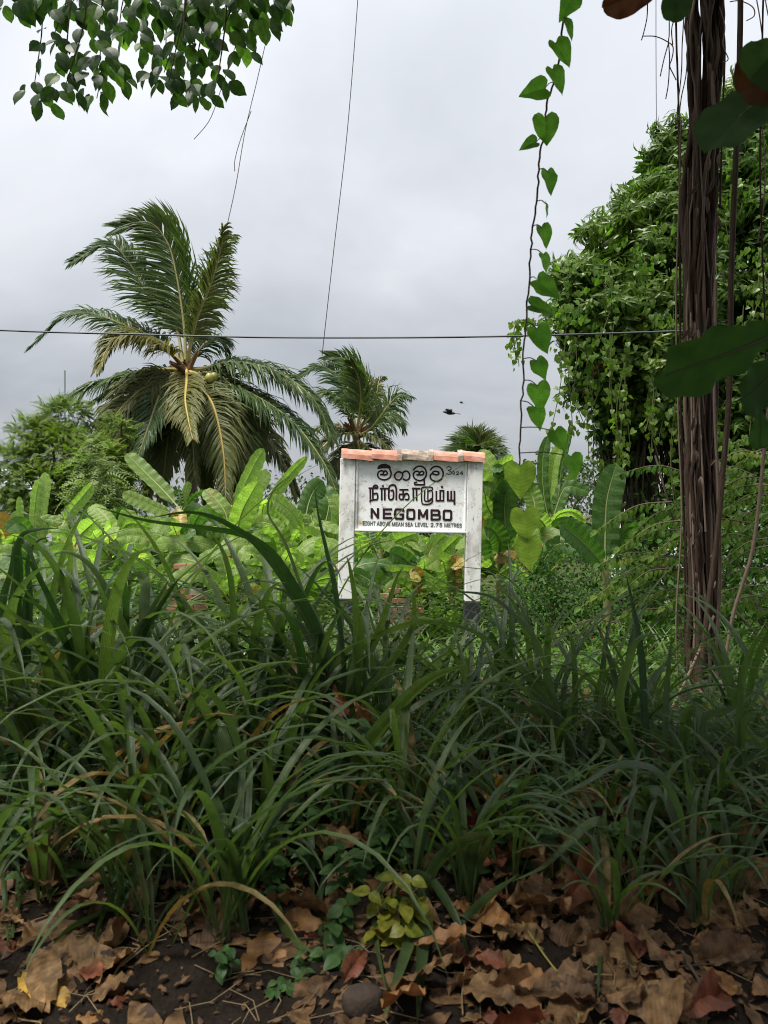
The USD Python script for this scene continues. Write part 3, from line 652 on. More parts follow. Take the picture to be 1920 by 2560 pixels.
B = 'banana'; BD = 'banana_dark'
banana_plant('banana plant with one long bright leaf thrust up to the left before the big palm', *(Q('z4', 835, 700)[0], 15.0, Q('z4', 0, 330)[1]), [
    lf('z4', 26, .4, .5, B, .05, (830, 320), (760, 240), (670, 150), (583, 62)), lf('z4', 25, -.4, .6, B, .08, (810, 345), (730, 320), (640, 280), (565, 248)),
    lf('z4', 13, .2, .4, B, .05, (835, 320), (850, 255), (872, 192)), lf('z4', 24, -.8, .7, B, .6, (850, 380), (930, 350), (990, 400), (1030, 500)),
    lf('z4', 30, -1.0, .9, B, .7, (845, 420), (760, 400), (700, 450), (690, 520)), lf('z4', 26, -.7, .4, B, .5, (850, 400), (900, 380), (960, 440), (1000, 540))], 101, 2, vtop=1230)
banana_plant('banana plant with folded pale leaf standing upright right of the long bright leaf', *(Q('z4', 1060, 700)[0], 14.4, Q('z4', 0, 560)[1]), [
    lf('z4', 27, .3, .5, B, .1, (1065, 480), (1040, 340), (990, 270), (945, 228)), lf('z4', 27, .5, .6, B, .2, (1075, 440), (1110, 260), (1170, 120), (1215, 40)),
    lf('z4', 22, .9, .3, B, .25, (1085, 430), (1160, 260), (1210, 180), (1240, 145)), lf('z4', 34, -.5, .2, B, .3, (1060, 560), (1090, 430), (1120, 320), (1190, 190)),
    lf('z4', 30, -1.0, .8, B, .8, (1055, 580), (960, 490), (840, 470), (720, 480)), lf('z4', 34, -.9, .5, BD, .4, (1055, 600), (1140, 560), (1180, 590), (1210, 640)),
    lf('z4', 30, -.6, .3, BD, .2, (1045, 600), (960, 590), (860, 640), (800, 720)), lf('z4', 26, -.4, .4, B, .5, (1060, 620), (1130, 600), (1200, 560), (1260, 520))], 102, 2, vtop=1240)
banana_plant('banana plant with narrow leaf reaching up right beside the sign left post', *(Q('z4', 1330, 700)[0], 15.2, Q('z4', 0, 520)[1]), [
    lf('z4', 17, .4, .4, B, .3, (1290, 420), (1240, 330), (1310, 190), (1415, 75)), lf('z4', 27, -.5, .5, B, .3, (1400, 420), (1350, 340), (1300, 295), (1255, 270)),
    lf('z4', 30, .4, .4, BD, .2, (1400, 420), (1420, 300), (1450, 230), (1490, 190)), lf('z4', 40, -.4, .2, B, .3, (1320, 540), (1280, 440), (1240, 390), (1205, 360)),
    lf('z4', 34, -.8, .4, B, .5, (1340, 520), (1430, 440), (1500, 520), (1555, 620)), lf('z4', 36, .5, .3, BD, .2, (1470, 480), (1500, 380), (1515, 280), (1470, 225)),
    lf('z4', 30, .2, .5, B, .3, (1450, 500), (1440, 380), (1420, 330), (1385, 300)), lf('z4', 30, .2, .5, B, .3, (1500, 560), (1540, 450), (1560, 330), (1530, 250))], 103, 3, vtop=1240)
banana_plant('short banana plant with broad fresh leaves under the lacy pale tree', *(Q('z4', 500, 700)[0], 14.0, Q('z4', 0, 520)[1]), [
    lf('z4', 27, .3, .4, B, .15, (540, 440), (500, 370), (460, 330), (422, 300)), lf('z4', 26, .2, .2, B, .1, (545, 530), (565, 430), (585, 360), (590, 318)),
    lf('z4', 32, -.3, .3, B, .2, (340, 500), (370, 440), (410, 400), (445, 368)), lf('z4', 24, -.5, .5, B, .3, (520, 560), (470, 500), (440, 450), (425, 420)),
    lf('z4', 24, -.4, .3, B, .3, (520, 650), (550, 590), (580, 540), (595, 520)), lf('z4', 30, -.8, .8, B, .6, (530, 560), (610, 500), (680, 560), (700, 640)), lf('z4', 32, -.8, .8, B, .6, (520, 560), (450, 560), (400, 600), (380, 680))], 104, 3, vtop=1270)
banana_plant('banana plant at the far left with one tall narrow upright leaf', *(Q('z4', 170, 700)[0], 14.8, Q('z4', 0, 520)[1]), [
    lf('z4', 17, .3, .3, B, .1, (185, 470), (190, 330), (205, 220), (210, 148)), lf('z4', 20, .5, .5, B, .5, (285, 400), (330, 320), (380, 260), (425, 205)), lf('z4', 17, .2, .3, B, .1, (160, 460), (160, 340), (170, 240), (185, 180)),
    lf('z4', 22, -.5, .4, 'banana_dry', .7, (70, 520), (50, 420), (20, 370), (-10, 345)), lf('z4', 11, .2, .3, B, 0, (95, 480), (92, 380), (88, 260)), lf('z4', 34, -.4, .5, B, .3, (20, 640), (40, 560), (60, 470), (70, 430)),
    lf('z4', 32, -.8, .5, B, .5, (190, 560), (260, 500), (320, 540), (350, 620)), lf('z4', 30, -.8, .5, B, .5, (160, 560), (100, 520), (50, 560), (20, 640))], 105, 3, vtop=1280)
banana_plant('young banana plant whose fanned stalks show between the two sign posts', *Q('z1', 955, 0)[:1], 14.6, Q('z1', 0, 1300)[1], [
    lf('z1', 25, -.5, .2, B, .1, (960, 1480), (935, 1330), (955, 1230), (940, 1170)), lf('z1', 24, .6, .3, B, .2, (960, 1450), (920, 1200), (905, 1080), (880, 930)),
    lf('z1', 26, .6, .4, B, .2, (965, 1450), (985, 1180), (1050, 1040), (1160, 935)), lf('z1', 24, .5, .5, B, .2, (970, 1450), (1040, 1260), (1120, 1120), (1300, 945)),
    lf('z1', 24, -.6, .5, B, .6, (960, 1520), (1050, 1440), (1150, 1380), (1270, 1270)), lf('z1', 22, -.3, .4, BD, .4, (970, 1500), (1060, 1420), (1180, 1300), (1340, 1160)),
    lf('z1', 26, -.6, .3, BD, .3, (950, 1480), (840, 1260), (720, 1150), (600, 1110)), lf('z1', 24, .2, .6, B, .3, (955, 1460), (820, 1150), (640, 1060), (530, 960))], 106, 2, .06, 1.1, vtop=1340)
banana_plant('banana plant behind the board with leaf tips hanging below it on the left', *Q('z1', 520, 0)[:1], 15.4, Q('z1', 0, 1080)[1], [
    lf('z1', 26, .2, .3, BD, .1, (520, 1200), (470, 1080), (420, 980), (400, 900)), lf('z1', 30, -.4, .4, B, .4, (530, 1150), (640, 1020), (760, 960), (880, 920)),
    lf('z1', 24, -.6, .7, B, .7, (520, 1250), (430, 1185), (340, 1190), (270, 1260)), lf('z1', 24, .4, .4, BD, .1, (520, 1200), (560, 1080), (540, 980), (530, 900)), lf('z1', 26, -.4, .4, B, .3, (500, 1250), (400, 1200), (330, 1080), (310, 950))], 107, 4, .08, 1.3, vtop=1335)
banana_plant('banana plant crowding the right post of the sign with overlapping leaves', *Q('z5', 300, 0)[:1], 14.6, Q('z5', 0, 520)[1], [
    lf('z5', 30, .3, .4, B, .3, (330, 560), (300, 450), (250, 330), (205, 250)), lf('z5', 34, -.4, .4, B, .3, (340, 600), (320, 500), (270, 440), (210, 430)),
    lf('z5', 26, .4, .5, B, .3, (330, 480), (300, 360), (330, 320), (370, 300)), lf('z5', 30, -.5, .6, B, .6, (300, 620), (240, 540), (220, 420), (205, 400)),
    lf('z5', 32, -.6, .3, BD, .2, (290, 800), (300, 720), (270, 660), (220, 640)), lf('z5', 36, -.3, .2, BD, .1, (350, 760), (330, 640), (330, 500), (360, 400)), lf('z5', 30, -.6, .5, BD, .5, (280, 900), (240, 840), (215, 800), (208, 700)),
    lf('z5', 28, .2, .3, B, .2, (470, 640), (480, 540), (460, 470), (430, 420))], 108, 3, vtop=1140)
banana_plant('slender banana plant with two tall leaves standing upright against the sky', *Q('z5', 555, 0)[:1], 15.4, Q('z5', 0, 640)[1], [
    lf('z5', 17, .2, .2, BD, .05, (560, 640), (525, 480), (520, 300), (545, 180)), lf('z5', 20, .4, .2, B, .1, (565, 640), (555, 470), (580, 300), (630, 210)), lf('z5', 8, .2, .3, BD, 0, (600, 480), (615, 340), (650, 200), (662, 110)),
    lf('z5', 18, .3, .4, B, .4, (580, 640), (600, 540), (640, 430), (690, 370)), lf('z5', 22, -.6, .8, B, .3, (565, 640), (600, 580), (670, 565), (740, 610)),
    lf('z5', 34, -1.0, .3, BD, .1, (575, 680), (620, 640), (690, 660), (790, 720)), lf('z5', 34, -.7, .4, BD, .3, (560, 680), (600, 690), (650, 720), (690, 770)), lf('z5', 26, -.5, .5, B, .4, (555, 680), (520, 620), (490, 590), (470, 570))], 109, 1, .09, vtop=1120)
banana_plant('banana plant with one big dark paddle leaf upright beside the vine clad trunk', *Q('z5', 835, 0)[:1], 10.4, Q('z5', 0, 820)[1], [
    lf('z5', 41, .1, .12, BD, .12, (835, 850), (835, 700), (845, 500), (893, 322)), lf('z5', 34, -.6, .5, BD, .1, (830, 860), (780, 780), (700, 700), (600, 620)), lf('z5', 20, -.3, .5, BD, .1, (850, 860), (930, 760), (990, 680), (1050, 590))], 110, 1, .06, 1.0, vtop=1250)
banana_plant('knee high banana sucker with bright leaf beside the black foot of the right post', *Q('z1', 1230, 0)[:1], 13.0, Q('z1', 0, 1960)[1], [
    lf('z1', 22, -.1, .2, B, .05, (1225, 2000), (1210, 1860), (1235, 1740), (1260, 1680)), lf('z1', 14, -.2, .4, B, .1, (1215, 2000), (1130, 1850), (1080, 1700), (1060, 1640))], 111, 2, .04, .6, name='banana_sucker', vtop=1500)
rng = np.random.default_rng(77)
spots = [(455, 14.2, 1390), (560, 14.6, 1400), (30, 16.5, 1420), (330, 16.8, 1400), (640, 17.0, 1380), (760, 15.8, 1430), (690, 14.0, 1450), (930, 17, 1380), (1090, 16.5, 1370), (1180, 16.8, 1330), (1260, 15.6, 1420), (420, 14.6, 1460), (240, 14.0, 1470), (90, 13.6, 1480), (580, 13.4, 1500), (800, 13.6, 1500), (1130, 13.8, 1500), (500, 15.6, 1430), (160, 15.4, 1440), (980, 15.8, 1400), (880, 14.6, 1500), (1050, 14.2, 1500), (380, 13.6, 1520), (700, 13.3, 1530), (-40, 14.5, 1430), (1330, 14.6, 1460)]
for k, (u, d, tv) in enumerate(spots):
    zl = 'at the far left of the thicket' if u < 180 else 'in the thicket under the big palm' if u < 480 else 'in the thicket left of the sign' if u < 820 else 'behind the open lower half of the sign' if u < 1110 else 'crowding in right of the sign'
    banana_plant('bright green banana plant ' + zl, u, d, tv, [], 200 + k, 8, .07, 1.9 if d > 15 else 1.5, group='banana plants ' + zl, vtop=1250 if u < 850 or u > 1200 else 1345)


# ------------------------------------------------------------------ ruined brick walls in the thicket
def brick_wall(label, u0, u1, vb, vt, d, seed):
    rng = np.random.default_rng(seed)
    x0, x1 = P(u0, 0, d)[0], P(u1, 0, d)[0]; z0, z1 = P(0, vb, d)[2], P(0, vt, d)[2]
    t = thing('brick_wall', label, 'wall', (x0, d, z0))
    rows = int((z1 - z0) / .085)
    part(t, 'mortar_core', box(x0, x1, d + .03, d + .17, z0 - .6, z0 + .085 * rows * .62), M['mortar'])
    for r in range(rows):
        xx = x0 + (.115 if r % 2 else 0)
        cut = rng.uniform(0, .45) if r > rows * .55 else 0; xx += rng.uniform(0, .22) if r > rows * .7 else 0
        while xx < x1 - cut:
            w = .215 * rng.uniform(.92, 1.0)
            if rng.random() > .08 + .25 * (r > rows * .6):
                b = box(0, w, 0, .10, 0, .072); b.apply_transform(trimesh.transformations.euler_matrix(rng.normal(0, .02), rng.normal(0, .03), rng.normal(0, .05)))
                b.apply_translation([xx, d - .02 + rng.normal(0, .012), z0 + r * .085]); part(t, 'brick', b, M['brick'])
            xx += .225


brick_wall('ruined red brick wall low in the thicket left of the sign', 418, 500, 1600, 1394, 12.8, 1)
brick_wall('broken red brick wall glimpsed between the sign posts', 945, 1030, 1620, 1448, 13.0, 2)

# ------------------------------------------------------------------ the station name board
TH = math.radians(1.15); D0 = 12.0; S = D0 / F
base = np.array([(1026 - 960) * S, D0, 0.0]); V0 = 1280 + 2.25 / S


def loc_(u, v):
    dx, dz = (u - 1026) * S, (V0 - v) * S
    return dx * math.cos(TH) - dz * math.sin(TH), dx * math.sin(TH) + dz * math.cos(TH)


sign = thing('station_sign', 'white painted station name board on two posts under a row of clay tiles', 'sign', base, ry=TH)


def sp(name, mesh, mt, parent=None, smooth=False, label=None): return part(parent or sign, name, mesh, M[mt], smooth=smooth, label=label, local=True)


def rbox(x0, x1, y0, y1, z0, z1, r=.012):
    from manifold3d import Manifold
    pts = [[a, b, c] for a in (x0 + r, x1 - r) for b in (y0 + r, y1 - r) for c in (z0 + r, z1 - r)]
    ball = np.array(Manifold.sphere(r, 8).to_mesh().vert_properties[:, :3])
    return Manifold.hull_points(np.vstack([ball + p for p in pts]))


def mm(m_):
    q = m_.to_mesh(); return np.array(q.vert_properties[:, :3]), np.array(q.tri_verts)


xl0, xl1 = loc_(850, 1235)[0], loc_(888, 1235)[0]; xr0, xr1 = loc_(1166, 1235)[0], loc_(1204, 1235)[0]
ztop = loc_(1026, 1150)[1]; zb = loc_(1026, 1499)[1]
for a, b in ((xl0, xl1), (xr0, xr1)):
    p_ = sp('post', mm(rbox(a, b, -.12, .12, zb, ztop)), 'post_paint', smooth=35)
    sp('black_base', mm(rbox(a - .003, b + .003, -.123, .123, -.4, zb - .001)), 'black_paint', p_, 35)
bx0, bx1 = xl1 + .006, xr0 - .006; bz0, bz1 = loc_(1026, 1331)[1], ztop - .012
sp('board', mm(rbox(bx0, bx1, -.07, .05, bz0 + .045, bz1)), 'board_paint', smooth=35)
sp('ledge', mm(rbox(bx0, bx1, -.115, .055, bz0, bz0 + .042)), 'board_paint', smooth=35)
sp('frame_strip', mm(rbox(bx0, bx0 + .035, -.095, -.072, bz0 + .044, bz1)), 'board_paint', smooth=35); sp('frame_strip', mm(rbox(bx1 - .035, bx1, -.095, -.072, bz0 + .044, bz1)), 'board_paint', smooth=35)
sp('mortar_bed', mm(rbox(xl0 + .01, xr1 - .01, -.10, .10, ztop + .001, ztop + .035, .008)), 'mortar', smooth=35)
edges = [855, 930, 998, 1075, 1148, 1206]; mats = ['tile', 'tile', 'tile_old', 'tile', 'tile']
for k in range(5):
    a, b = loc_(edges[k], 1140)[0], loc_(edges[k + 1], 1140)[0]
    n = 9; th = np.linspace(0, np.pi, n)
    prof = [(math.cos(q) * .165, math.sin(q) ** .8 * .165) for q in th] + [(math.cos(q) * .145, math.sin(q) ** .8 * .147) for q in th[::-1]]
    tl = trimesh.creation.extrude_polygon(Polygon(prof), (b - a) + .03, engine='earcut')
    tl.apply_transform(trimesh.transformations.rotation_matrix(math.pi / 2, [1, 0, 0])); tl.apply_transform(trimesh.transformations.rotation_matrix(math.pi / 2, [0, 0, 1]))
    tl.apply_translation([-tl.bounds[0][0], 0, 0])
    tl = tl.subdivide_to_size(.07)
    vv = np.array(tl.vertices); vv = vv + .012 * (np.stack([meshkit.noise(vv * 14 + q * 31, k) for q in range(3)], 1) - .5) * (2.2 if k == 2 else 1)
    vv[:, 2] += .030 * (1 - vv[:, 0] / (b - a)) - .008; vv += [a - .004, 0, ztop - .025 + .004 * k % .01]
    sp('ridge_tile', (vv, np.array(tl.faces)), mats[k], label='dark mossy ridge tile' if k == 2 else None)
    if k in (2, 3, 4):
        c = trimesh.creation.extrude_polygon(Polygon([(x * 1.12, y * 1.16) for x, y in prof]), .075, engine='earcut')
        c.apply_transform(trimesh.transformations.rotation_matrix(math.pi / 2, [1, 0, 0])); c.apply_transform(trimesh.transformations.rotation_matrix(math.pi / 2, [0, 0, 1]))
        c.apply_translation([-c.bounds[0][0], 0, 0]); cv = np.array(c.vertices) + [a - .03, 0, ztop - .02]
        cv = cv + .02 * (np.stack([meshkit.noise(cv * 20 + q * 17, k) for q in range(3)], 1) - .5)
        sp('mortar_joint', (cv, np.array(c.faces)), 'tile_old')


def zz(u, v):
    x, zc = loc_(860 + u * .19892, 1140 + v * .19892)
    return x, zc


def stroke_mesh(lines, wpx, dep=.004, y=-.071, square=False, fills=()):
    g = [LineString([zz(*p) for p in (ln if square else [tuple(q[:2]) for q in spline([(a, b, 0) for a, b in ln], 6 * len(ln))])]).buffer(1.16 * wpx * .19892 * S / 2, cap_style=2 if square else 1, join_style=2 if square else 1) for ln in lines]
    g += [Polygon([zz(*p) for p in f]) for f in fills]
    u = unary_union(g)
    out = []
    for q in getattr(u, 'geoms', [u]):
        e = trimesh.creation.extrude_polygon(q, dep, engine='earcut')
        vv = np.array(e.vertices); out.append((np.stack([vv[:, 0], y - vv[:, 2], vv[:, 1]], 1), np.array(e.faces)[:, ::-1]))
    return cat(out)


SINH = [
    ([[(575, 170), (592, 220), (572, 275), (505, 302), (440, 278), (424, 235), (440, 200), (478, 188), (500, 205), (485, 232), (462, 238)], [(462, 238), (530, 238), (542, 212), (520, 190), (500, 205)], [(428, 158), (480, 150), (540, 148), (578, 158)]],
     [[(420, 152), (435, 122), (470, 104), (530, 102), (575, 122), (590, 150), (545, 138), (490, 140), (445, 158)]]),
    ([[(712, 205), (668, 205), (636, 242), (650, 290), (695, 302), (732, 262), (738, 215), (770, 192), (806, 205), (824, 245), (812, 290), (778, 306), (745, 292)], [(690, 200), (722, 214)]], []),
    ([[(872, 178), (905, 143), (960, 132), (1010, 158), (1032, 220), (1012, 280), (955, 312), (892, 290), (868, 242), (888, 202), (925, 195), (945, 215), (930, 238), (915, 240)], [(915, 240), (985, 238), (1000, 212), (975, 195), (948, 213)], [(1004, 290), (1008, 364)], [(1008, 364), (888, 362)], [(888, 362), (885, 338), (908, 332)]], []),
    ([[(1084, 176), (1115, 145), (1170, 135), (1222, 165), (1242, 225), (1216, 295), (1150, 320), (1096, 297), (1080, 252), (1104, 226), (1150, 240), (1182, 232), (1180, 205), (1142, 195), (1110, 208), (1118, 226)]], []),
]
for ls, fl in SINH: sp('letter', stroke_mesh(ls, 17, fills=fl), 'letter')
TAM = [
    ([[(330, 408), (332, 535)], [(362, 408), (364, 535)], [(318, 405), (412, 405)], [(372, 478), (412, 470), (424, 505), (416, 545), (372, 552), (332, 560), (330, 576)], [(374, 402), (372, 382), (402, 368), (424, 388), (412, 408), (398, 394)]], 18),
    ([[(474, 415), (474, 548)], [(512, 415), (512, 548)], [(462, 410), (545, 410)], [(489, 378), (491, 382)]], 19),
    ([[(655, 545), (655, 425), (640, 374), (600, 366), (570, 385), (564, 430), (564, 530), (590, 548), (616, 532), (622, 470), (612, 432), (592, 436)]], 19),
    ([[(742, 425), (742, 548)], [(702, 425), (800, 425)], [(700, 480), (800, 478)], [(742, 482), (700, 486), (694, 525), (716, 548), (742, 532), (772, 474), (800, 478), (814, 515), (802, 548), (772, 546)]], 17),
    ([[(868, 412), (870, 552)], [(908, 412), (910, 552)], [(862, 408), (948, 410)]], 19),
    ([[(1108, 420), (1100, 396), (1040, 392), (985, 398), (972, 430), (975, 580), (1000, 605), (1062, 606), (1102, 582), (1108, 545), (1086, 540), (1060, 575)], [(1012, 432), (1012, 560), (1075, 562)], [(1050, 420), (1050, 555)], [(1052, 452), (1082, 432), (1106, 450), (1106, 530), (1080, 560)]], 15),
    ([[(1156, 440), (1156, 562), (1246, 562), (1246, 438), (1204, 438), (1204, 562)]], 18),
    ([[(1226, 388), (1229, 393)]], 22),
    ([[(1300, 440), (1300, 558), (1386, 558)], [(1342, 440), (1342, 556)], [(1382, 440), (1382, 612)]], 20),
]
for k, (ls, w) in enumerate(TAM): sp('letter', stroke_mesh(ls, w, square=k in (6, 8)), 'letter')
ENG = [
    [[(348, 785), (348, 655)], [(348, 662), (430, 778)], [(428, 785), (428, 655)]],
    [[(500, 788), (500, 660)], [(488, 670), (604, 670)], [(500, 724), (592, 724)], [(488, 778), (604, 778)]],
    [[(748, 700), (740, 672), (655, 670), (642, 690), (642, 768), (655, 786), (735, 788), (740, 770), (740, 735), (695, 735)]],
    [[(795, 685), (805, 674), (868, 676), (880, 690), (880, 775), (868, 790), (805, 788), (793, 775), (795, 685)]],
    [[(940, 795), (942, 668)], [(942, 672), (990, 770)], [(990, 770), (1040, 674)], [(1040, 668), (1040, 798)]],
    [[(1096, 682), (1096, 796)], [(1085, 682), (1180, 684), (1192, 698), (1192, 722), (1180, 738), (1096, 738)], [(1180, 738), (1198, 752), (1198, 785), (1185, 798), (1085, 796)]],
    [[(1250, 696), (1262, 686), (1330, 688), (1342, 702), (1342, 788), (1330, 802), (1262, 800), (1248, 786), (1250, 696)]],
]
for ls in ENG: sp('letter', stroke_mesh(ls, 24, square=True), 'letter')
NUM = [[[(1284, 152), (1310, 136), (1340, 150), (1338, 172), (1308, 184), (1342, 202), (1338, 226), (1306, 234), (1284, 220)]],
       [[(1362, 205), (1372, 196), (1382, 205), (1382, 225), (1372, 234), (1362, 225), (1362, 205)]],
       [[(1408, 208), (1418, 198), (1432, 204), (1430, 216), (1408, 236), (1436, 236)]],
       [[(1478, 240), (1478, 198), (1458, 226), (1490, 226)]]]
for k, ls in enumerate(NUM): sp('numeral', stroke_mesh(ls, 9 if k == 0 else 8), 'letter')


def small_text(text, ua, ub, v, h, mt):
    tm = meshkit.text_mesh(text, 1.0, .002, True)
    vv = np.array(tm.vertices); vv[:, 0] = (vv[:, 0] - vv[:, 0].min()) / np.ptp(vv[:, 0])
    hh = vv[:, 1].max(); x0, z0 = zz(ua, v); x1, z1 = zz(ub, v + .02 * (ub - ua) * 1.0)
    w = np.stack([x0 + vv[:, 0] * (x1 - x0), -.071 - vv[:, 2] * 1.5, z0 + vv[:, 1] / hh * h * .19892 * S], 1)
    sp('lettering', (w, np.array(tm.faces)), mt)


small_text('H', 196, 234, 868, 52, 'yellow_letter')
small_text('EIGHT ABOVE', 240, 580, 870, 54, 'small_letter'); small_text('MEAN SEA', 600, 865, 881, 52, 'small_letter'); small_text('LEVEL', 890, 1055, 887, 52, 'small_letter'); small_text('2.75', 1085, 1230, 890, 52, 'small_letter'); small_text('METRES', 1255, 1475, 894, 52, 'small_letter')

# ------------------------------------------------------------------ mango tree with its creepers on the right
MB = [(1500, 690, 95, 12.6), (1470, 790, 75, 12.4), (1585, 590, 110, 12.8), (1650, 470, 110, 13.2), (1735, 390, 110, 13.4), (1830, 340, 120, 13.6), (1930, 320, 140, 13.8), (1600, 740, 130, 12.5), (1720, 560, 140, 13),
      (1850, 520, 150, 13.2), (1960, 560, 160, 13.2), (1540, 860, 100, 12.6), (1650, 900, 120, 12.6), (1760, 740, 140, 12.8), (1880, 820, 140, 12.8), (1500, 960, 75, 12.8), (1570, 1030, 80, 12.9), (1690, 1060, 110, 12.7), (1820, 1010, 130, 12.6), (1940, 1020, 140, 12.6), (1560, 1120, 62, 13.2), (1740, 1180, 110, 13.2), (1880, 1180, 130, 13.2), (2050, 420, 180, 13.8), (2080, 760, 200, 13.4), (1470, 900, 50, 12.6)]


def blob_points(rng, blobs, per, lo=.3):
    out = []
    for u, v, r, d in blobs:
        c = P(u, v, d); R = r / F * d; n = int(per * R * R)
        dr = rdir(rng, n)
        p = c + dr * R * np.clip(rng.normal(.9, .14, n), .25, 1.15)[:, None]
        out.append(np.hstack([p, dr]))
    return np.vstack(out)


rng = np.random.default_rng(41)
SUB = []
for u, v, r, d in MB:
    for k in range(6):
        o = rdir(rng, 1)[0]; o[1] = -abs(o[1])
        SUB.append((u + o[0] * r * .72, v - o[2] * r * .72, r * rng.uniform(.26, .46), d + o[1] * r / F * d * .7))
a = blob_points(rng, SUB, 760); a = a[rng.random(len(a)) < np.clip(.95 + .5 * a[:, 5], .25, 1)]
keep = ~((abs((a[:, 0] / a[:, 1] * F + 960) - 1850) < 62) & (abs(1280 - (a[:, 2] - 2.25) / a[:, 1] * F - 772) < 34) & (a[:, 1] < 13.0))
a = a[keep]; p, dr = a[:, :3], a[:, 3:]
mb = P(1580, 1600, 13.6) * [1, 1, 0]
t = thing('mango_tree', 'tall dense dark leaved mango tree filling the right side behind the bundle of hanging roots', 'tree', mb)
mt_ = P(1600, 1000, 13.4)
part(t, 'trunk', tube(spline([mb - [0, 0, .3], (mb + mt_) / 2 + [.1, 0, 0], mt_], 10), np.linspace(.34, .24, 10), 10), M['bark'], smooth=40)
for u, v, r, d in MB[::2]:
    c = P(u, v, d); part(t, 'limb', tube(spline([mt_ - [0, 0, rng.uniform(0, 1)], (mt_ + c) / 2 - [0, 0, .2], c], 7), np.linspace(.13, .03, 7), 6), M['bark'], smooth=40)
MANGO_LEAF = tpl([(0, .015), (.25, .1), (.6, .11), (1, 0)], .3, .75)
ax = nrm(dr * [1, 1, .5] + rng.normal(size=dr.shape) * .4 + [0, 0, -.15])
pr = []
for k in range(11):
    an = k * 2.399 + rng.uniform(0, 6, len(p)); u_ = nrm(np.cross(ax, [0.2, 0.1, 1])); w_ = np.cross(ax, u_)
    out = np.cos(an)[:, None] * u_ + np.sin(an)[:, None] * w_
    fw = nrm(out * .85 + ax * .5 + [0, 0, -.55]); pr.append(scatter(MANGO_LEAF, p + ax * .02 * k, fw, nrm(ax + [0, 0, .5]), .21 * rng.uniform(.7, 1.25, len(p))))
split_parts(t, 'leaf_spray', pr, len(p), p, M['mango'], 290, 'crown')
# inner dark mass of twigs and old leaves so that the crown is not see-through
rng = np.random.default_rng(42)
b_ = blob_points(rng, [(u, v, r * .62, d + .3) for u, v, r, d in MB], 900)
part(t, 'inner_foliage', scatter(OVAL, b_[:, :3], rdir(rng, len(b_)) + [0, 0, -.6], rdir(rng, len(b_)), rng.uniform(.16, .3, len(b_))), M['bush'], kind='stuff')

rng = np.random.default_rng(43)
CB = [(1470, 740, 100, 12.0), (1500, 660, 90, 12.1), (1560, 800, 110, 11.9), (1600, 850, 80, 11.9), (1470, 840, 45, 12.1), (1690, 960, 60, 12.0), (1700, 840, 70, 12.2), (1850, 480, 90, 12.2), (1900, 620, 80, 12.2), (1870, 400, 70, 12.8), (1900, 760, 60, 12), (1760, 480, 60, 12.4), (1660, 620, 70, 12), (1430, 820, 30, 12.1), (1560, 660, 60, 12)]
CS = [(u + rng.normal() * r * .5, v + rng.normal() * r * .5, r * rng.uniform(.25, .5), d - rng.uniform(0, .25)) for u, v, r, d in CB for _ in range(4)]
c_ = blob_points(rng, CS, 560); c_ = c_[(c_[:, 4] < .35) & (c_[:, 5] > -.6)]
n = len(c_); p = c_[:, :3]; dn = nrm(c_[:, 3:] + [0, -.5, .35] + rng.normal(size=(n, 3)) * .4)
t = thing('creeper', 'bright yellow green heart leaved creeper draped over the mango tree', 'creeper', P(1500, 1600, 12.4) * [1, 1, 0])
cl = []; first_ = [scatter((HEART_S[0], HEART_S[1]), p, nrm(np.array([0, 0, -1.0]) + rng.normal(size=(n, 3)) * .45), dn, rng.uniform(.05, .125, n))]
st = []
for k in range(46):
    u, v, r, d = CB[rng.integers(len(CB))]; c = P(u + rng.uniform(-.8, .8) * r, v + rng.uniform(0, .9) * r, d - rng.uniform(.1, .4)); ln = rng.uniform(.6, 2.2)
    if k == 0: c, ln = P(1290, 835, 11.8), .5
    q = spline([c, c + [rng.normal(0, .06), 0, -ln * .5], c + [rng.normal(0, .1), 0, -ln]], 12); st.append(tube(q, .006, 4))
    kk = int(ln * 17); ii = rng.integers(0, 12, kk)
    cl.append(scatter((HEART_S[0], HEART_S[1]), q[ii] + rng.normal(size=(kk, 3)) * .05, nrm(np.array([0, 0, -1.0]) + rng.normal(size=(kk, 3)) * .4), nrm(np.array([0, -1, .3]) + rng.normal(size=(kk, 3)) * .5), rng.uniform(.06, .11, kk)))
q = spline([P(1420, 810, 12), P(1350, 815, 11.9), P(1300, 800, 11.8), P(1285, 830, 11.8), P(1290, 900, 11.8)], 30); st.append(tube(q, .008, 4))
cl.append(scatter((HEART_S[0], HEART_S[1]), np.repeat(q, 3, 0) + rng.normal(size=(90, 3)) * .05, nrm(np.array([0, 0, -1.0]) + rng.normal(size=(90, 3)) * .5), nrm(np.array([0, -1, .3]) + rng.normal(size=(90, 3)) * .5), rng.uniform(.06, .1, 90)))
part(t, 'stem', cat(st + [tube(spline([P(1500, 1620, 12.4), P(1530, 1300, 12.6), P(1560, 1000, 12.4), P(1600, 800, 12.2)], 20), .025, 5)]), M['stem'])
split_parts(t, 'leaf', first_, n, p, M['creeper'], 290, 'foliage')
part(t, 'hanging_foliage', cat(cl), M['creeper'], kind='stuff')
fl = np.array([P(*q) for q in [(1505, 915, 12), (1512, 908, 12), (1465, 975, 12.2), (1475, 985, 12.2), (1499, 921, 12)]])
part(t, 'flowers', scatter(OVAL, np.repeat(fl, 8, 0) + rng.normal(size=(40, 3)) * .04, rdir(rng, 40), rdir(rng, 40), .07), M['flower'], kind='stuff')
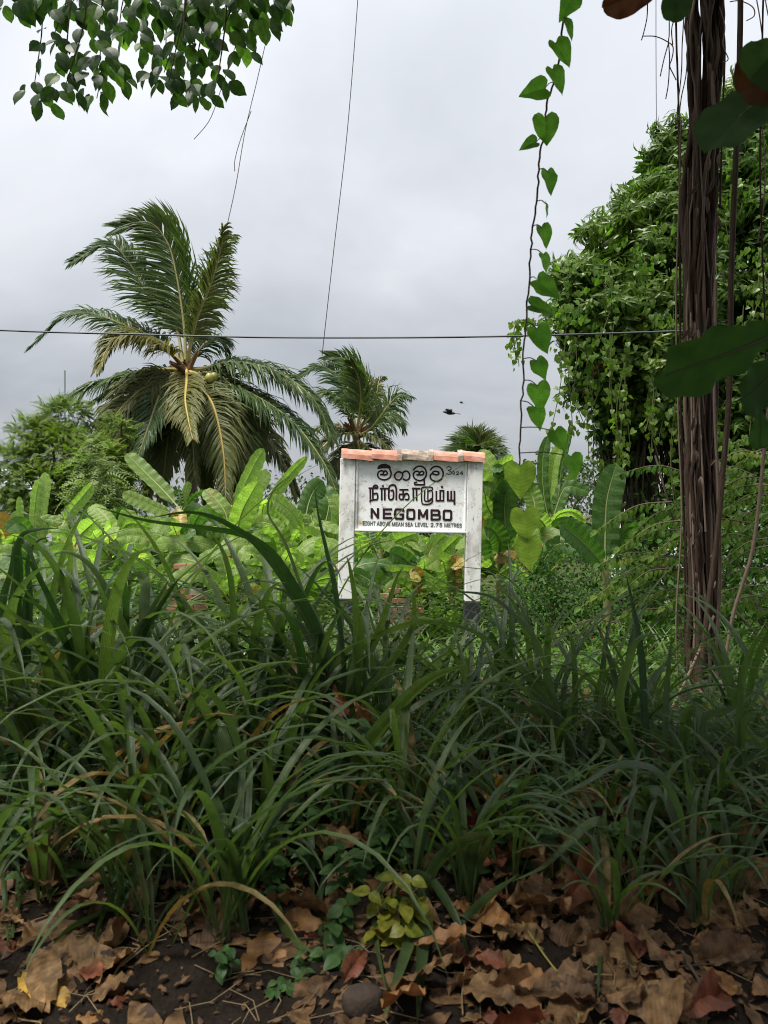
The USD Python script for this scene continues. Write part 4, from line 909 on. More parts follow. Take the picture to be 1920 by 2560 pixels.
# dark trunk curtain: dead hanging creeper stems round the mango trunk
cur = []
for k in range(90):
    c = P(rng.uniform(1490, 1680), rng.uniform(960, 1120), rng.uniform(12.6, 13.3)); ln = rng.uniform(1.2, 2.6)
    cur.append(tube(spline([c, c + [rng.normal(0, .12), rng.normal(0, .1), -ln * .5], c + [rng.normal(0, .2), 0, -ln]], 7), rng.uniform(.006, .02), 4))
solo('hanging_stems', cat(cur), M['twig'], 'dark curtain of dead creeper stems hanging around the mango trunk', 'creeper stems', kind='stuff')
ho = house('house', 'pale house wall glimpsed through the mango leaves right of the root bundle', P(1740, 0, 16)[0], P(2300, 0, 16)[0], 16.0, 22, P(0, 756, 16)[2], [(P(1990, 0, 16)[0], 3.6, 1.2, 1.3)], 'roof_sheet', 1.1)

# ------------------------------------------------------------------ shrubs at the right
rng = np.random.default_rng(51)


def bush(label, blobs, ls, mt, per, seed, flowers=0, name='bush', tp=OVAL):
    rng = np.random.default_rng(seed); a = blob_points(rng, blobs, per); p, dr = a[:, :3], a[:, 3:]
    c0 = np.array([P(u, v, d) for u, v, r, d in blobs]).mean(0); base = np.array([c0[0], c0[1], gz(c0[0], c0[1])])
    t = thing(name, label, 'bush', base)
    for u, v, r, d in blobs: part(t, 'stem', tube(spline([base + rng.normal(size=3) * [.15, .15, 0], (base + P(u, v, d)) / 2 + rng.normal(size=3) * .1, P(u, v, d)], 6), np.linspace(.025, .008, 6), 5), M['twig'])
    part(t, 'foliage', scatter(tp, p, nrm(dr + rng.normal(size=dr.shape) * .7 + [0, 0, -.2]), nrm(dr * .6 + rng.normal(size=dr.shape) * .5 + [0, -.2, .7]), ls * rng.uniform(.6, 1.3, len(p))), M[mt], kind='stuff')
    if flowers:
        ff = np.array([P(u + rng.normal() * r * .6, v + rng.normal() * r * .6, d - r / F * d * .9) for u, v, r, d in blobs for _ in range(flowers)])
        part(t, 'flowers', scatter(OVAL, np.repeat(ff, 5, 0) + rng.normal(size=(5 * len(ff), 3)) * .02, rdir(rng, 5 * len(ff)), rdir(rng, 5 * len(ff)), .03), M['flower'], kind='stuff')
    return t


bush('dense small leaved dark bush with a few pink flowers right of the sign', [(1330, 1470, 80, 11.4), (1400, 1440, 80, 11.6), (1310, 1540, 70, 11.2), (1390, 1560, 80, 11.2), (1470, 1500, 90, 11.4), (1450, 1590, 70, 11.2), (1270, 1590, 50, 11.4), (1520, 1560, 80, 11.5)], .075, 'bush', 2600, 61, 1)
bush('big dark shrub filling the space under the mango tree', [(1650, 1400, 120, 11.6), (1780, 1350, 150, 11.8), (1900, 1400, 160, 11.6), (1600, 1500, 110, 11.4), (1740, 1540, 130, 11.2), (1880, 1580, 140, 11), (1640, 1280, 80, 12.6), (1980, 1250, 150, 12), (1850, 1250, 150, 14), (1960, 1420, 170, 14), (1800, 1450, 130, 14), (1700, 1300, 110, 14)], .11, 'bush', 1100, 62)
bush('low leafy hedge in the thicket below the left banana plants', [(60, 1590, 50, 12.4), (180, 1600, 50, 12.2), (300, 1590, 50, 12.6), (420, 1610, 50, 12.2), (560, 1600, 50, 12.6), (680, 1600, 50, 12.4), (800, 1600, 50, 12.6), (900, 1620, 45, 12.4), (1000, 1620, 45, 12.3), (1100, 1610, 50, 12.5)], .10, 'weed', 1300, 63, 0, 'hedge')
bush('low bright leafy bush on the low ground between the sign and the root bundle', [(1250, 1620, 60, 9.6), (1350, 1650, 60, 9.0), (1440, 1640, 50, 9.4), (1640, 1610, 60, 8.6), (1880, 1650, 80, 8.2), (1560, 1600, 50, 9.2)], .095, 'weed', 900, 64)


def pinnate(rng, pts, ls, pairs, hang=.8):
    p = spline(pts, 24); t = tangents(p); V = []
    for k in range(pairs):
        s = .12 + .88 * k / (pairs - 1); i = min(int(s * 23), 22); b = p[i] * (1 - (s * 23 - i)) + p[i + 1] * (s * 23 - i)
        for sg in (-1, 1):
            sd = nrm(np.cross(t[i], [0, -.4, 1]))
            V.append((b, nrm(sg * sd * .7 + t[i] * .5 + np.array([0, 0, -hang]) + rng.normal(size=3) * .22), nrm(np.array([0, -.5, .8]) + rng.normal(size=3) * .5), ls * rng.uniform(.75, 1.2) * (1 - .3 * abs(s - .5))))
    V.append((p[-1], t[-1], np.array([0, -.5, .8]), ls))
    lv = scatter(OVATE, *[np.array(q) for q in zip(*V)])
    return lv, tube(p, np.linspace(.010, .003, 24), 4)


def compound_shrub(label, base_u, d, tips, seed, ls, reach=(1.2, 2.2)):
    rng = np.random.default_rng(seed); x = (base_u - 960) / F * d; base = np.array([x, d, gz(x, d)])
    t = thing('shrub', label, 'shrub', base)
    for k in range(5):
        q = base + [rng.normal() * .5, rng.normal() * .2, rng.uniform(1.2, 2.6)]
        part(t, 'stem', tube(spline([base + rng.normal(size=3) * [.1, .1, 0], (base + q) / 2 + rng.normal(size=3) * .1, q], 8), np.linspace(.022, .01, 8), 5), M['twig'])
    for u, v, du, dv, dd in tips:
        c = P(u, v, d + dd); e = P(u + du, v + dv, d + dd - .3)
        lv, st = pinnate(rng, [c, (c + e) / 2 + [0, 0, .10 * np.linalg.norm(c - e)], e], ls, max(7, int(np.linalg.norm(c - e) / ls * 1.5)))
        b_ = part(t, 'branch', st, M['twig']); part(b_, 'leaflets', lv, M['compound'], kind='stuff')
    return t


tips = [(1860, 1215, -160, -15, 0), (1850, 1240, -170, 25, .3), (1700, 1270, -110, 55, .2), (1720, 1300, -170, 70, -.1), (1800, 1330, -180, 60, -.2), (1640, 1390, -140, 20, 0), (1740, 1395, -190, 45, -.3), (1560, 1560, -170, 20, -.3), (1600, 1620, -180, 45, -.4),
        (1620, 1440, -130, 50, .1), (1740, 1470, -170, 60, -.2), (1700, 1530, -180, 30, 0), (1560, 1480, -110, 40, .2), (1640, 1590, -150, 40, -.1)]
r_ = np.random.default_rng(71)
tips += [(r_.uniform(1660, 1980), r_.uniform(1180, 1640), -r_.uniform(90, 190), r_.uniform(-10, 90), r_.uniform(-.5, .6)) for _ in range(30)]
compound_shrub('arching shrub with drooping rows of leaflets left of and behind the root bundle', 1740, 8.2, tips, 72, .105)
tips = [(r_.uniform(1820, 2080), r_.uniform(1060, 1560), r_.uniform(-160, -40), r_.uniform(-40, 80), r_.uniform(-.4, .4)) for _ in range(26)]
compound_shrub('tall leafy shrub at the right edge behind the lone hanging root', 1960, 9.2, tips, 73, .12)

# ------------------------------------------------------------------ overhead trees: they shade the bank and hang into the picture
CL = []
rng = np.random.default_rng(81)
for k in range(46):
    o = rdir(rng, 1)[0] * rng.uniform(.1, .55)
    CL.append((o, nrm(o + rng.normal(size=3) * .4 + [0, 0, -.3]), nrm(rng.normal(size=3) * .5 + [0, 0, 1]), rng.uniform(.2, .3)))
cluster_mesh = scatter(OVATE, *[np.array(q) for q in zip(*CL)])


def instancer(parent, name, mesh, mt, pos, yaw, sc, kind='stuff'):
    path = parent + '/' + name
    pi = UsdGeom.PointInstancer.Define(stage, path)
    pr = usdkit.mesh(stage, path + '/leaf_cluster', mesh, mt)
    pi.CreatePrototypesRel().SetTargets([pr.GetPath()])
    pi.CreateProtoIndicesAttr(Vt.IntArray([0] * len(pos))); pi.CreatePositionsAttr(Vt.Vec3fArray.FromNumpy((np.asarray(pos) - offset[parent]).astype(np.float32)))
    pi.CreateOrientationsAttr(Vt.QuathArray([Gf.Quath(math.cos(a / 2), 0, 0, math.sin(a / 2)) for a in yaw])); pi.CreateScalesAttr(Vt.Vec3fArray.FromNumpy(np.repeat(np.asarray(sc)[:, None], 3, 1).astype(np.float32)))
    meta(pi.GetPrim(), kind=kind)


def canopy(rng, n, xr, yr):
    out = []
    while len(out) < n:
        x, y = rng.uniform(*xr), rng.uniform(*yr)
        lo = max(5.4, 2.25 + .70 * y + 1.3)
        out.append((x, y, lo + abs(rng.normal(0, 1.3))))
    return np.array(out)


# fig tree: trunk behind the camera to the left, branch with small leaves into the upper left of the picture
fb = np.array([-3.6, -1.6, gz(-3.6, -1.6)])
t = thing('overhanging_tree', 'tree whose leafy branch of small oval leaves hangs into the upper left corner', 'tree', fb)
ft = fb + [.2, .2, 4.6]
part(t, 'trunk', tube(spline([fb - [0, 0, .2], (fb + ft) / 2 + [.1, 0, 0], ft], 10), np.linspace(.36, .26, 10), 12), M['bark'], smooth=40)
for e in [(-8, -3, 7.5), (-2, -6, 7.5), (-6, 2, 7.2), (-1.5, 2.2, 6.4), (0, -2, 7.5)]:
    part(t, 'limb', tube(spline([ft - [0, 0, .3], (ft + np.array(e)) / 2 + [0, 0, .4], e], 9), np.linspace(.17, .05, 9), 7), M['bark'], smooth=40)
rng = np.random.default_rng(82)
cp = canopy(rng, 115, (-9, 1.0), (-7, 3.4))
instancer(t, 'crown', cluster_mesh, M['fig'], cp, rng.uniform(0, 6.28, len(cp)), rng.uniform(.9, 1.5, len(cp)))
DB = 3.9
hub = np.array([-1.5, 3.4, 5.15])
part(t, 'branch', tube(spline([np.array([-1.7, 2.4, 5.9]), hub, P(640, -60, DB)], 12), np.linspace(.05, .02, 12), 6), M['bark'], smooth=40)
clus = [(60, 30), (120, 10), (200, 60), (290, 60), (340, 40), (240, 200), (205, 280), (290, 230), (140, 425), (180, 440), (270, 400), (300, 345), (390, 210), (400, 405), (440, 455), (450, 110), (540, 80), (500, 160), (560, 200), (600, 160), (480, 290), (430, 290), (500, 350), (440, 330), (640, 260), (690, 270), (660, 370), (700, 330), (720, 390), (640, 50),
        (700, 30), (780, 210), (830, 170), (850, 250), (820, 300), (800, 395), (840, 430), (880, 430), (900, 320), (950, 360), (880, 200), (930, 160), (990, 110), (960, 70), (880, 60), (820, 60), (1000, 210), (1030, 240), (1060, 110), (1100, 125), (1150, 80), (1190, 60), (1200, 15), (1130, 20), (1050, 30), (950, 20), (740, 60), (755, 120), (10, 10), (380, 20), (440, 20), (520, 20), (590, 20), (1000, 30), (800, 20), (240, 20), (160, 20)]
FIG = outline_leaf([(0, 0), (.09, .02), (.22, .13), (.35, .34), (.36, .54), (.26, .76), (.09, .92), (0, 1.02)], .25, .25, .015, 5, 1)
nleaf, rest = 0, []
for k, (a, b) in enumerate(sorted(clus, key=lambda q: -q[1])):
    u, v = Q('z7', a + rng.normal(0, 14), b + rng.normal(0, 8)); dd = DB + rng.uniform(-.35, .35); c = P(u, v - 18, dd)
    if k % 2 == 0:
        part(t, 'twig', tube(spline([P(u + rng.uniform(-20, 120), -120, dd), P(u + rng.uniform(0, 50), v * .4 - 60, dd), c], 9), np.linspace(.007, .003, 9), 4), M['twig'])
    for j in range(6 if b < 90 else 5):
        an = j * 1.4 + rng.uniform(-.4, .4)
        o = c + np.array([math.cos(an) * .05, math.sin(an) * .05, rng.uniform(-.03, .04)])
        m_ = scatter(FIG, [o], [np.array([math.cos(an) * rng.uniform(.2, .9), math.sin(an) * .5, -rng.uniform(.25, 1.1)])], [nrm(np.array([math.cos(an) * .5 + rng.normal(0, .3), -1, rng.normal(.25, .4)]))], [rng.uniform(.066, .104)])
        if nleaf < 290: part(t, 'leaf', m_, M['fig_lit' if rng.random() < .18 else 'fig'], smooth=True, uv=FIG[2]); nleaf += 1
        else: rest.append(m_)
if rest: part(t, 'foliage', cat(rest), M['fig'], smooth=True, kind='stuff')
for k, pts in enumerate([z('z7', (990, 280), (950, 400), (905, 520), (838, 602)), z('z7', (1158, 140), (1110, 350), (1060, 560), (1020, 795)) + [(567, 567)], z('z7', (1085, 480), (1040, 600), (1015, 690), (1014, 740))]):
    w = [P(u, v, DB + .1) for u, v in pts]
    part(t, 'hanging_rootlet', tube(spline([w[0] + (w[0] - w[1]) * 2.5] + w if k < 2 else w, 20), .0022, 4), M['root_pale'])

# banyan: trunk behind the camera to the right; its aerial roots reach the bank in a dark bundle
nb = np.array([3.4, -2.6, gz(3.4, -2.6)])
t = thing('banyan_tree', 'tree overhead whose aerial roots come down in a thick dark bundle at the right', 'tree', nb)
nt = nb + [0, .2, 5.0]
part(t, 'trunk', tube(spline([nb - [0, 0, .2], (nb + nt) / 2, nt], 10), np.linspace(.6, .42, 10), 14), M['bark'], smooth=40)
limb_end = np.array([2.7, 6.6, 8.0])
part(t, 'limb', tube(spline([nt - [0, 0, .4], [3.1, 2.0, 7.3], P(1770, -260, 6.0), limb_end], 16), np.linspace(.3, .12, 16), 9), M['bark'], smooth=40)
for e in [(9, -3, 7.5), (4, -8, 7.5), (8, 3, 7.6), (0.5, 1.5, 6.9), (1, -4, 7.6)]:
    part(t, 'limb', tube(spline([nt - [0, 0, .4], (nt + np.array(e)) / 2 + [0, 0, .4], e], 9), np.linspace(.24, .06, 9), 7), M['bark'], smooth=40)
rng = np.random.default_rng(83)
cp = np.vstack([canopy(rng, 118, (-1, 9), (-7, 3.6)), canopy(rng, 46, (1.3, 4.2), (3.8, 6.4))])
instancer(t, 'crown', cluster_mesh, M['fig'], cp, rng.uniform(0, 6.28, len(cp)), rng.uniform(.9, 1.5, len(cp)))
TD = 6.0
VS = [-120, 0, 60, 130, 220, 330, 420, 560, 700, 850, 1000, 1200, 1400, 1600, 1770]
LFT = [1720, 1720, 1721, 1722, 1723, 1724, 1720, 1714, 1711, 1710, 1714, 1718, 1722, 1724, 1722]
RGT = [1796, 1796, 1796, 1796, 1795, 1793, 1789, 1785, 1783, 1781, 1782, 1785, 1788, 1790, 1795]
gb = float(gz(P(1760, 0, TD)[0], TD))


def strand(rng, f, dep, r0, wob=5, vs=VS, twist=0.0):
    pts = []
    for k, v in enumerate(vs):
        l, r = LFT[k], RGT[k]
        ff = f
        if v <= 380: ff = f * .78 / 1.0 if f < .5 else 1 - (1 - f) * .84   # two groups with a slit between them near the top
        if v <= 380: ff = (f / .5) * .36 if f < .5 else .62 + (f - .5) / .5 * .38
        u = l + (r - l) * np.clip(ff + .035 * math.sin(k * 1.3 + f * 40 + twist), 0, 1) + rng.normal(0, wob)
        q = P(u, v, TD + dep + .03 * math.sin(k * .9 + f * 17))
        pts.append(q)
    pts[-1][2] = min(pts[-1][2], gb + .02) - .05
    return pts


rng = np.random.default_rng(84)
for k in range(50):
    f = (k + .5) / 50 + rng.normal(0, .02); f = float(np.clip(f, .03, .97))
    dep = -.10 * math.sin(math.pi * f) * rng.uniform(.2, 1.0) + rng.uniform(-.03, .12)
    n = 46; p = spline(strand(rng, f, dep, 0), n)
    p[:, :2] += (.022 if k % 3 else .01) * (np.stack([meshkit.noise(np.stack([p[:, 2] * 6, np.full(n, k * 3.1 + q), 0 * p[:, 2]], 1), 4) for q in range(2)], 1) - .5)
    r = rng.choice([.006, .009, .013, .018, .026], p=[.25, .3, .2, .15, .1]) * (1 + .8 * (meshkit.noise(np.stack([p[:, 2] * 7, np.full(n, k * 7.7), 0 * p[:, 2]], 1), 6) - .5))
    part(t, 'aerial_root', tube(p, r, 7), M['root_pale' if rng.random() < .10 else 'root'], smooth=60)
for k in range(13):   # thin roots that cross and wrap the bundle
    f0, f1, v0 = rng.uniform(0, 1), rng.uniform(0, 1), rng.uniform(-60, 1300); ln = rng.uniform(260, 620); pts = []
    for q in np.linspace(0, 1, 6):
        v = v0 + ln * q; l, r = np.interp(v, VS, LFT), np.interp(v, VS, RGT); f = f0 + (f1 - f0) * q
        pts.append(P(l + (r - l) * f, v, TD - .10 - .05 * math.sin(math.pi * f)))
    part(t, 'aerial_root', tube(spline(pts, 20), rng.uniform(.004, .009), 6), M['root_pale' if k % 3 == 0 else 'root'], smooth=60)
for k in range(14):   # flared feet where the bundle enters the ground
    u = 1722 + 80 * (k + .5) / 14; o = (u - 1762) / 40
    p_ = [P(u, 1620, TD - .06), P(u + 6 * o, 1710, TD - .08), P(u + 26 * o, 1765, TD - .12)]; p_[2][2] = gb - .03
    part(t, 'aerial_root', tube(spline(p_, 12), np.linspace(.016, .024, 12) * rng.uniform(.6, 1.2), 6), M['root'], smooth=60)
ex = [([(1851, -120), (1851, 0), (1847, 217), (1838, 430), (1829, 651), (1825, 825), (1822, 1000), (1805, 1200), (1792, 1346), (1765, 1560), (1745, 1770)], .021, 'root', -.25),
      ([(1764, -100), (1762, 120), (1757, 250), (1760, 380), (1762, 520)], .012, 'root', 0), ([(1808, -100), (1808, 60), (1812, 130), (1806, 300), (1800, 520)], .008, 'root', 0),
      ([(1925, 1000), (1918, 1050), (1886, 1346), (1856, 1460), (1831, 1544), (1806, 1700), (1800, 1770)], .013, 'root_pale', -.3),
      ([(1790, 700), (1786, 1000), (1796, 1240), (1800, 1450), (1790, 1650), (1806, 1770)], .012, 'root_pale', -.2),
      ([(1910, -100), (1904, 180), (1900, 400), (1905, 600), (1912, 800), (1916, 1050)], .007, 'root', -.1), ([(1693, -100), (1690, 60), (1697, 300), (1700, 700), (1702, 1000), (1712, 1400), (1712, 1770)], .008, 'root', .12),
      ([(1702, 300), (1698, 500), (1690, 760), (1696, 1050), (1704, 1300), (1690, 1560), (1700, 1770)], .007, 'root_pale', .1)]
for pts, r, mt, dd in ex: part(t, 'aerial_root', tube(spline([P(u, v, TD + dd) for u, v in pts], 40), r, 7), M[mt], smooth=60)
part(t, 'aerial_root', tube(spline([P(1680, 1770, 5.7), P(1720, 1690, 5.75), P(1760, 1600, 5.8), P(1785, 1540, 5.85)], 14), .011, 6), M['root_pale'], smooth=60)
fine = [z('z6', (965, 20), (962, 100), (945, 180), (930, 232)), z('z6', (940, 208), (1010, 210), (1070, 235), (1112, 270), (1105, 340), (1092, 380), (1115, 430), (1130, 462)), z('z6', (1090, 40), (1090, 200), (1085, 240), (1092, 330), (1085, 480), (1070, 570)), z('z6', (1180, 20), (1165, 250), (1160, 420), (1140, 600), (1135, 660)), z('z6', (1140, 60), (1105, 160), (1110, 260)),
        z('z6', (1195, 120), (1190, 400), (1160, 560), (1145, 690)), z('z6', (1380, 40), (1410, 150), (1400, 260), (1430, 340), (1395, 360)), z('z6', (1440, 10), (1500, 5), (1570, 40), (1580, 90), (1535, 120)), z('z6', (1590, -20), (1610, 90), (1625, 200)), z('z6', (1640, -20), (1660, 90)), z('z6', (1085, 250), (1060, 340), (1038, 440)), z('z6', (1620, 400), (1612, 600), (1640, 900), (1636, 1150), (1600, 1400))]
for pts in fine: part(t, 'rootlet', tube(spline([P(u, v, TD - .1) for u, v in pts], 22), .0042, 4), M['root_pale'])
for pts in ([(895, -40), (893, 20), (868, 330), (835, 620), (805, 890)], [(1640, -40), (1640, 120), (1641, 325)]):
    part(t, 'rootlet', tube(spline([P(u, v, 6.4) for u, v in pts], 26), .0034 if pts[0][0] < 1000 else .0026, 4), M['root'])
# dead leaves and bark flakes caught in the bundle
rng = np.random.default_rng(85)
for u, v in [(1722 + 80 * q_[0], 60 + 1650 * q_[1]) for q_ in rng.random((26, 2))] + [(1728, 1305), (1740, 1145), (1737, 1060), (1733, 318), (1745, 480), (1738, 1450), (1760, 1500), (1770, 880), (1728, 980), (1745, 900), (1752, 1210), (1716, 1360)]:
    m_ = scatter(outline_leaf([(0, 0), (.12, .2), (.16, .5), (.1, .8), (0, 1)], .9, .4, .05, int(u), 2), [P(u, v - 20, TD - .2)], [np.array([rng.normal(0, .3), -.1, -1])], [np.array([rng.normal(0, .6), -1, .3])], [rng.uniform(.05, .14)])
    part(t, 'bark_flake', m_, M['root_pale'], smooth=True)

# Indian almond: trunk out of the frame to the right, big paddle leaves in the picture
ab = np.array([2.7, .8, gz(2.7, .8)])
t = thing('almond_tree', 'tree at the right edge with big dark paddle leaves, one turning orange', 'tree', ab)
at_ = ab + [0, .1, 3.6]
part(t, 'trunk', tube(spline([ab - [0, 0, .2], (ab + at_) / 2, at_], 8), np.linspace(.16, .10, 8), 10), M['bark'], smooth=40)
ALM = [tuple(q[:2]) for q in spline([(x, y, 0) for x, y in [(0, 0), (.05, .02), (.10, .18), (.18, .36), (.25, .55), (.29, .72), (.27, .87), (.17, .97), (0, 1.02)]], 18)]


def big_leaf(b, tip, nor, mt, seed, curl=.15, fold=.22, wave=.02, wide=1.0, twig=None):
    b, tip = np.array(b), np.array(tip); L_ = np.linalg.norm(tip - b)
    v, f, uv = outline_leaf([(x * wide, y) for x, y in ALM], fold, curl, wave, seed, 4)
    lfp = part(t, 'leaf', scatter((v, f), [b], [tip - b], [nor], [L_]), M[mt], smooth=True, uv=uv)
    rib = np.array([[0, y, -curl * y * y - .006] for y in np.linspace(0, .97, 10)])
    rv, rf = tube(rib, np.linspace(.016, .004, 10), 5)
    part(lfp, 'midrib', scatter((rv, rf), [b], [tip - b], [nor], [L_]), M['stem'], smooth=60)
    if twig is not None: part(t, 'leaf_stalk', tube(spline([np.array(twig), (b + np.array(twig)) / 2 + [0, 0, .02], b], 6), .004, 5), M['stem'])


tw = np.array([1.25, 1.5, 3.35])
part(t, 'branch', tube(spline([at_ - [0, 0, .6], [1.9, 1.3, 3.5], tw, [1.05, 1.7, 2.95]], 12), np.linspace(.035, .012, 12), 6), M['bark'], smooth=40)
part(t, 'branch', tube(spline([at_ - [0, 0, .2], [1.9, 1.6, 4.2], [1.0, 2.0, 4.05]], 12), np.linspace(.035, .012, 12), 6), M['bark'], smooth=40)
big_leaf(P(2010, 800, 1.80), P(1682, 960, 1.66), [-.22, .78, .62], 'almond', 1, -.10, -.12, .035, .66, tw)
big_leaf(P(2010, 880, 1.6), P(1830, 1000, 1.55), [.1, .85, .5], 'almond', 2, .1, -.15, .03, .9, tw)
big_leaf(P(2000, 190, 2.2), P(1782, 275, 2.1), [-.2, -.75, .7], 'almond', 3, .3, .2, .02, 1.0, [1.0, 2.0, 4.05])
big_leaf(P(1960, 190, 2.15), P(1860, 205, 2.1), [.2, -1, .2], 'almond_red', 4, .2, .2, .03, 1.7, [1.0, 2.0, 4.05])
big_leaf(P(1960, 100, 2.1), P(1895, 180, 2.05), [.3, -1, .2], 'almond', 5, .2, .2, .03, 1.6, [1.0, 2.0, 4.05])
big_leaf(P(1680, -50, 2.2), P(1534, 8, 2.15), [.1, -.8, -.4], 'almond_red', 6, .2, .2, .02, .75, [.85, 2.2, 3.95])
big_leaf(P(1702, -80, 2.2), P(1690, 28, 2.15), [-.2, -1, .2], 'almond', 7, .2, .2, .02, .85, [.85, 2.2, 3.95])
big_leaf(P(1900, 1020, 2.4), P(1905, 1120, 2.4), [-.2, -1, .2], 'almond', 8, .2, .2, .02, 1.0, tw)
rng = np.random.default_rng(86)
cp = canopy(rng, 90, (1.9, 7), (-4, 2.6)); 
instancer(t, 'crown', cluster_mesh, M['almond'], cp, rng.uniform(0, 6.28, len(cp)), rng.uniform(.9, 1.3, len(cp)))

# ------------------------------------------------------------------ hanging heart leaved vine
VD = 2.6
vp = [(1418, -60), (1400, 130), (1385, 200), (1366, 260), (1362, 320), (1350, 400), (1343, 480), (1331, 570), (1325, 650), (1315, 800), (1309, 880), (1305, 1000), (1299, 1100), (1297, 1200), (1301, 1320), (1304, 1395)]
vine = thing('hanging_vine', 'long thin vine with heart shaped leaves hanging down right of the sign', 'vine', P(1400, 0, VD))
rng = np.random.default_rng(91)
vs_ = spline([P(u, v, VD) for u, v in vp], 90); vs_[:, :2] += rng.normal(size=(90, 2)) * .0022
part(vine, 'stem', tube(vs_, np.linspace(.0038, .0026, 90), 6), M['twig'], smooth=60)
VL = [(1420, 15, 62, .1, -1, 0), (1423, 68, 58, .7, 1, 0), (1405, 132, 66, .3, 1, 0), (1396, 195, 58, .35, 1, 0), (1335, 228, 62, .2, -1.9, 0), (1364, 325, 66, 0, .1, 0), (1322, 360, 44, 1.25, -1.5, 0), (1376, 452, 54, .5, .6, 0), (1366, 525, 40, 1.15, .2, 0), (1363, 588, 60, .3, .8, 0), (1366, 655, 52, .6, .7, 0),
      (1368, 722, 70, .25, 1.3, 0), (1355, 770, 66, .55, 1.6, 0), (1352, 850, 64, .25, .7, 0), (1352, 922, 60, .3, .9, 0), (1350, 992, 64, .2, .5, 0), (1347, 1042, 60, .3, .8, 0), (1398, 1100, 62, .2, .9, 0), (1432, 1165, 58, .3, .4, 0), (1300, 1200, 84, .05, 0, 1), (1313, 1312, 84, .1, .15, 1), (1321, 1382, 80, .1, .1, 1)]
for u, v, s, yaw, rot, pale in VL:
    L_ = s * rng.uniform(.86, 1.12) / F * VD; c = P(u, v, VD - .03 + rng.uniform(-.03, .03))
    fw = np.array([math.sin(rot) * .6, 0, -math.cos(rot) - .25 if abs(rot) < 1.4 else -.15]); fw = nrm(fw)
    nn = np.array([math.sin(yaw) * (1 if u > 1340 else -1), -math.cos(yaw), rng.uniform(-.15, .5)])
    hv = outline_leaf([(x * rng.uniform(.92, 1.06), y) for x, y in HEART_PTS], rng.uniform(.1, .5), rng.uniform(-.1, .4), .035, int(u + v), 3)
    b = c - fw * L_ * .42
    l_ = part(vine, 'leaf', scatter(hv, [b], [fw], [nn], [L_]), M['heart_pale' if pale else 'heart'], smooth=True, uv=hv[2])
    i = np.argmin(abs(vs_[:, 2] - b[2] - .02)); part(vine, 'leaf_stalk', tube(spline([vs_[i], (vs_[i] + b) / 2 + [0, 0, .008], b], 5), .0018, 4), M['stem'])

# ------------------------------------------------------------------ cable and birds
cb = [P(u, v, 10.5) for u, v in [(-900, 780), (-60, 823), (350, 836), (720, 844), (1200, 842), (1690, 828), (1860, 822), (2700, 770)]]
cable = thing('overhead_cable', 'dark cable strung right across the picture in front of the palm', 'cable', cb[0])
part(cable, 'sheath', tube(spline(cb, 120), .0125, 6), M['cable'], smooth=60)


def bird(label, u, v, d, s, seed):
    from manifold3d import Manifold
    c = P(u, v, d); t = thing('bird', label, 'bird', c)
    sph = lambda p, r: np.array(Manifold.sphere(r, 12).to_mesh().vert_properties[:, :3]) + p
    ch = [((-.24, 0, .03), .012), ((-.20, 0, .035), .035), ((-.14, 0, .03), .05), ((-.02, 0, 0), .075), ((.12, 0, -.02), .05), ((.2, 0, -.02), .02)]
    body = Manifold()
    for (p0, r0), (p1, r1) in zip(ch, ch[1:]): body = body + Manifold.hull_points(np.vstack([sph(np.array(p0), r0), sph(np.array(p1), r1)]))
    v_, f_ = mm(body); part(t, 'body', (v_ * s + c, f_), M['bird'], smooth=True)
    tail = np.array([(.16, -.025, -.02), (.40, -.06, -.05), (.42, 0, -.045), (.40, .06, -.05), (.16, .025, -.02), (.28, 0, -.015)])
    part(t, 'tail', (tail * s + c, np.array([(0, 1, 5), (1, 2, 5), (2, 3, 5), (3, 4, 5), (0, 5, 4)])), M['bird'])
    for sg, z1, z2 in ((-1, .12, .02), (1, .16, .10)):
        w = np.array([(-.10, sg * .05, .02), (-.16, sg * .25, z1), (-.06, sg * .52, z2 + .02), (.06, sg * .50, z2), (.08, sg * .28, z1 - .02), (.08, sg * .05, .01)])
        part(t, 'wing', (np.vstack([w, w - [0, 0, .008]]) * s + c, np.array([(0, 1, 5), (1, 4, 5), (1, 2, 4), (2, 3, 4), (6, 11, 7), (7, 11, 10), (7, 10, 8), (8, 10, 9)])), M['bird'])


bird('larger dark bird gliding in the sky above the sign', 1124, 1032, 20, .72, 1)
bird('tiny far bird in the sky above the larger one', 1154, 1007, 45, .55, 2)

# ------------------------------------------------------------------ grass tussocks on the bank
def blade_mesh(rng, w, width_m, ang, taper=.75):
    n = len(w); s = np.linspace(0, 1, n)
    prof = width_m / 2 * np.clip(.45 + s * 2.2, 0, 1) * np.clip((1 - s) / .40, 0, 1) ** taper
    an = ang + np.cumsum(rng.normal(0, .04, n))
    sd = face_side(w, an)
    for k in range(1, n):
        if sd[k] @ sd[k - 1] < 0: sd[k] = -sd[k]
    v, f = ribbon(w, prof, sd, .55, -1)
    uv = np.stack([np.tile([0, .5, 1], n), np.repeat(s, 3)], 1)
    return v, f, uv


def ground_px(u, d): 
    x = (u - 960) / F * d
    return np.array([x, d, float(gz(x, d))])


def at_ground(zn, a, b):
    u, v = Q(zn, a, b)
    d = 2.2
    for _ in range(30): d = d * .5 + .5 * (2.25 - float(gz((u - 960) / F * d, d))) / max((v - 1280) / F, .05)
    return u, v, d


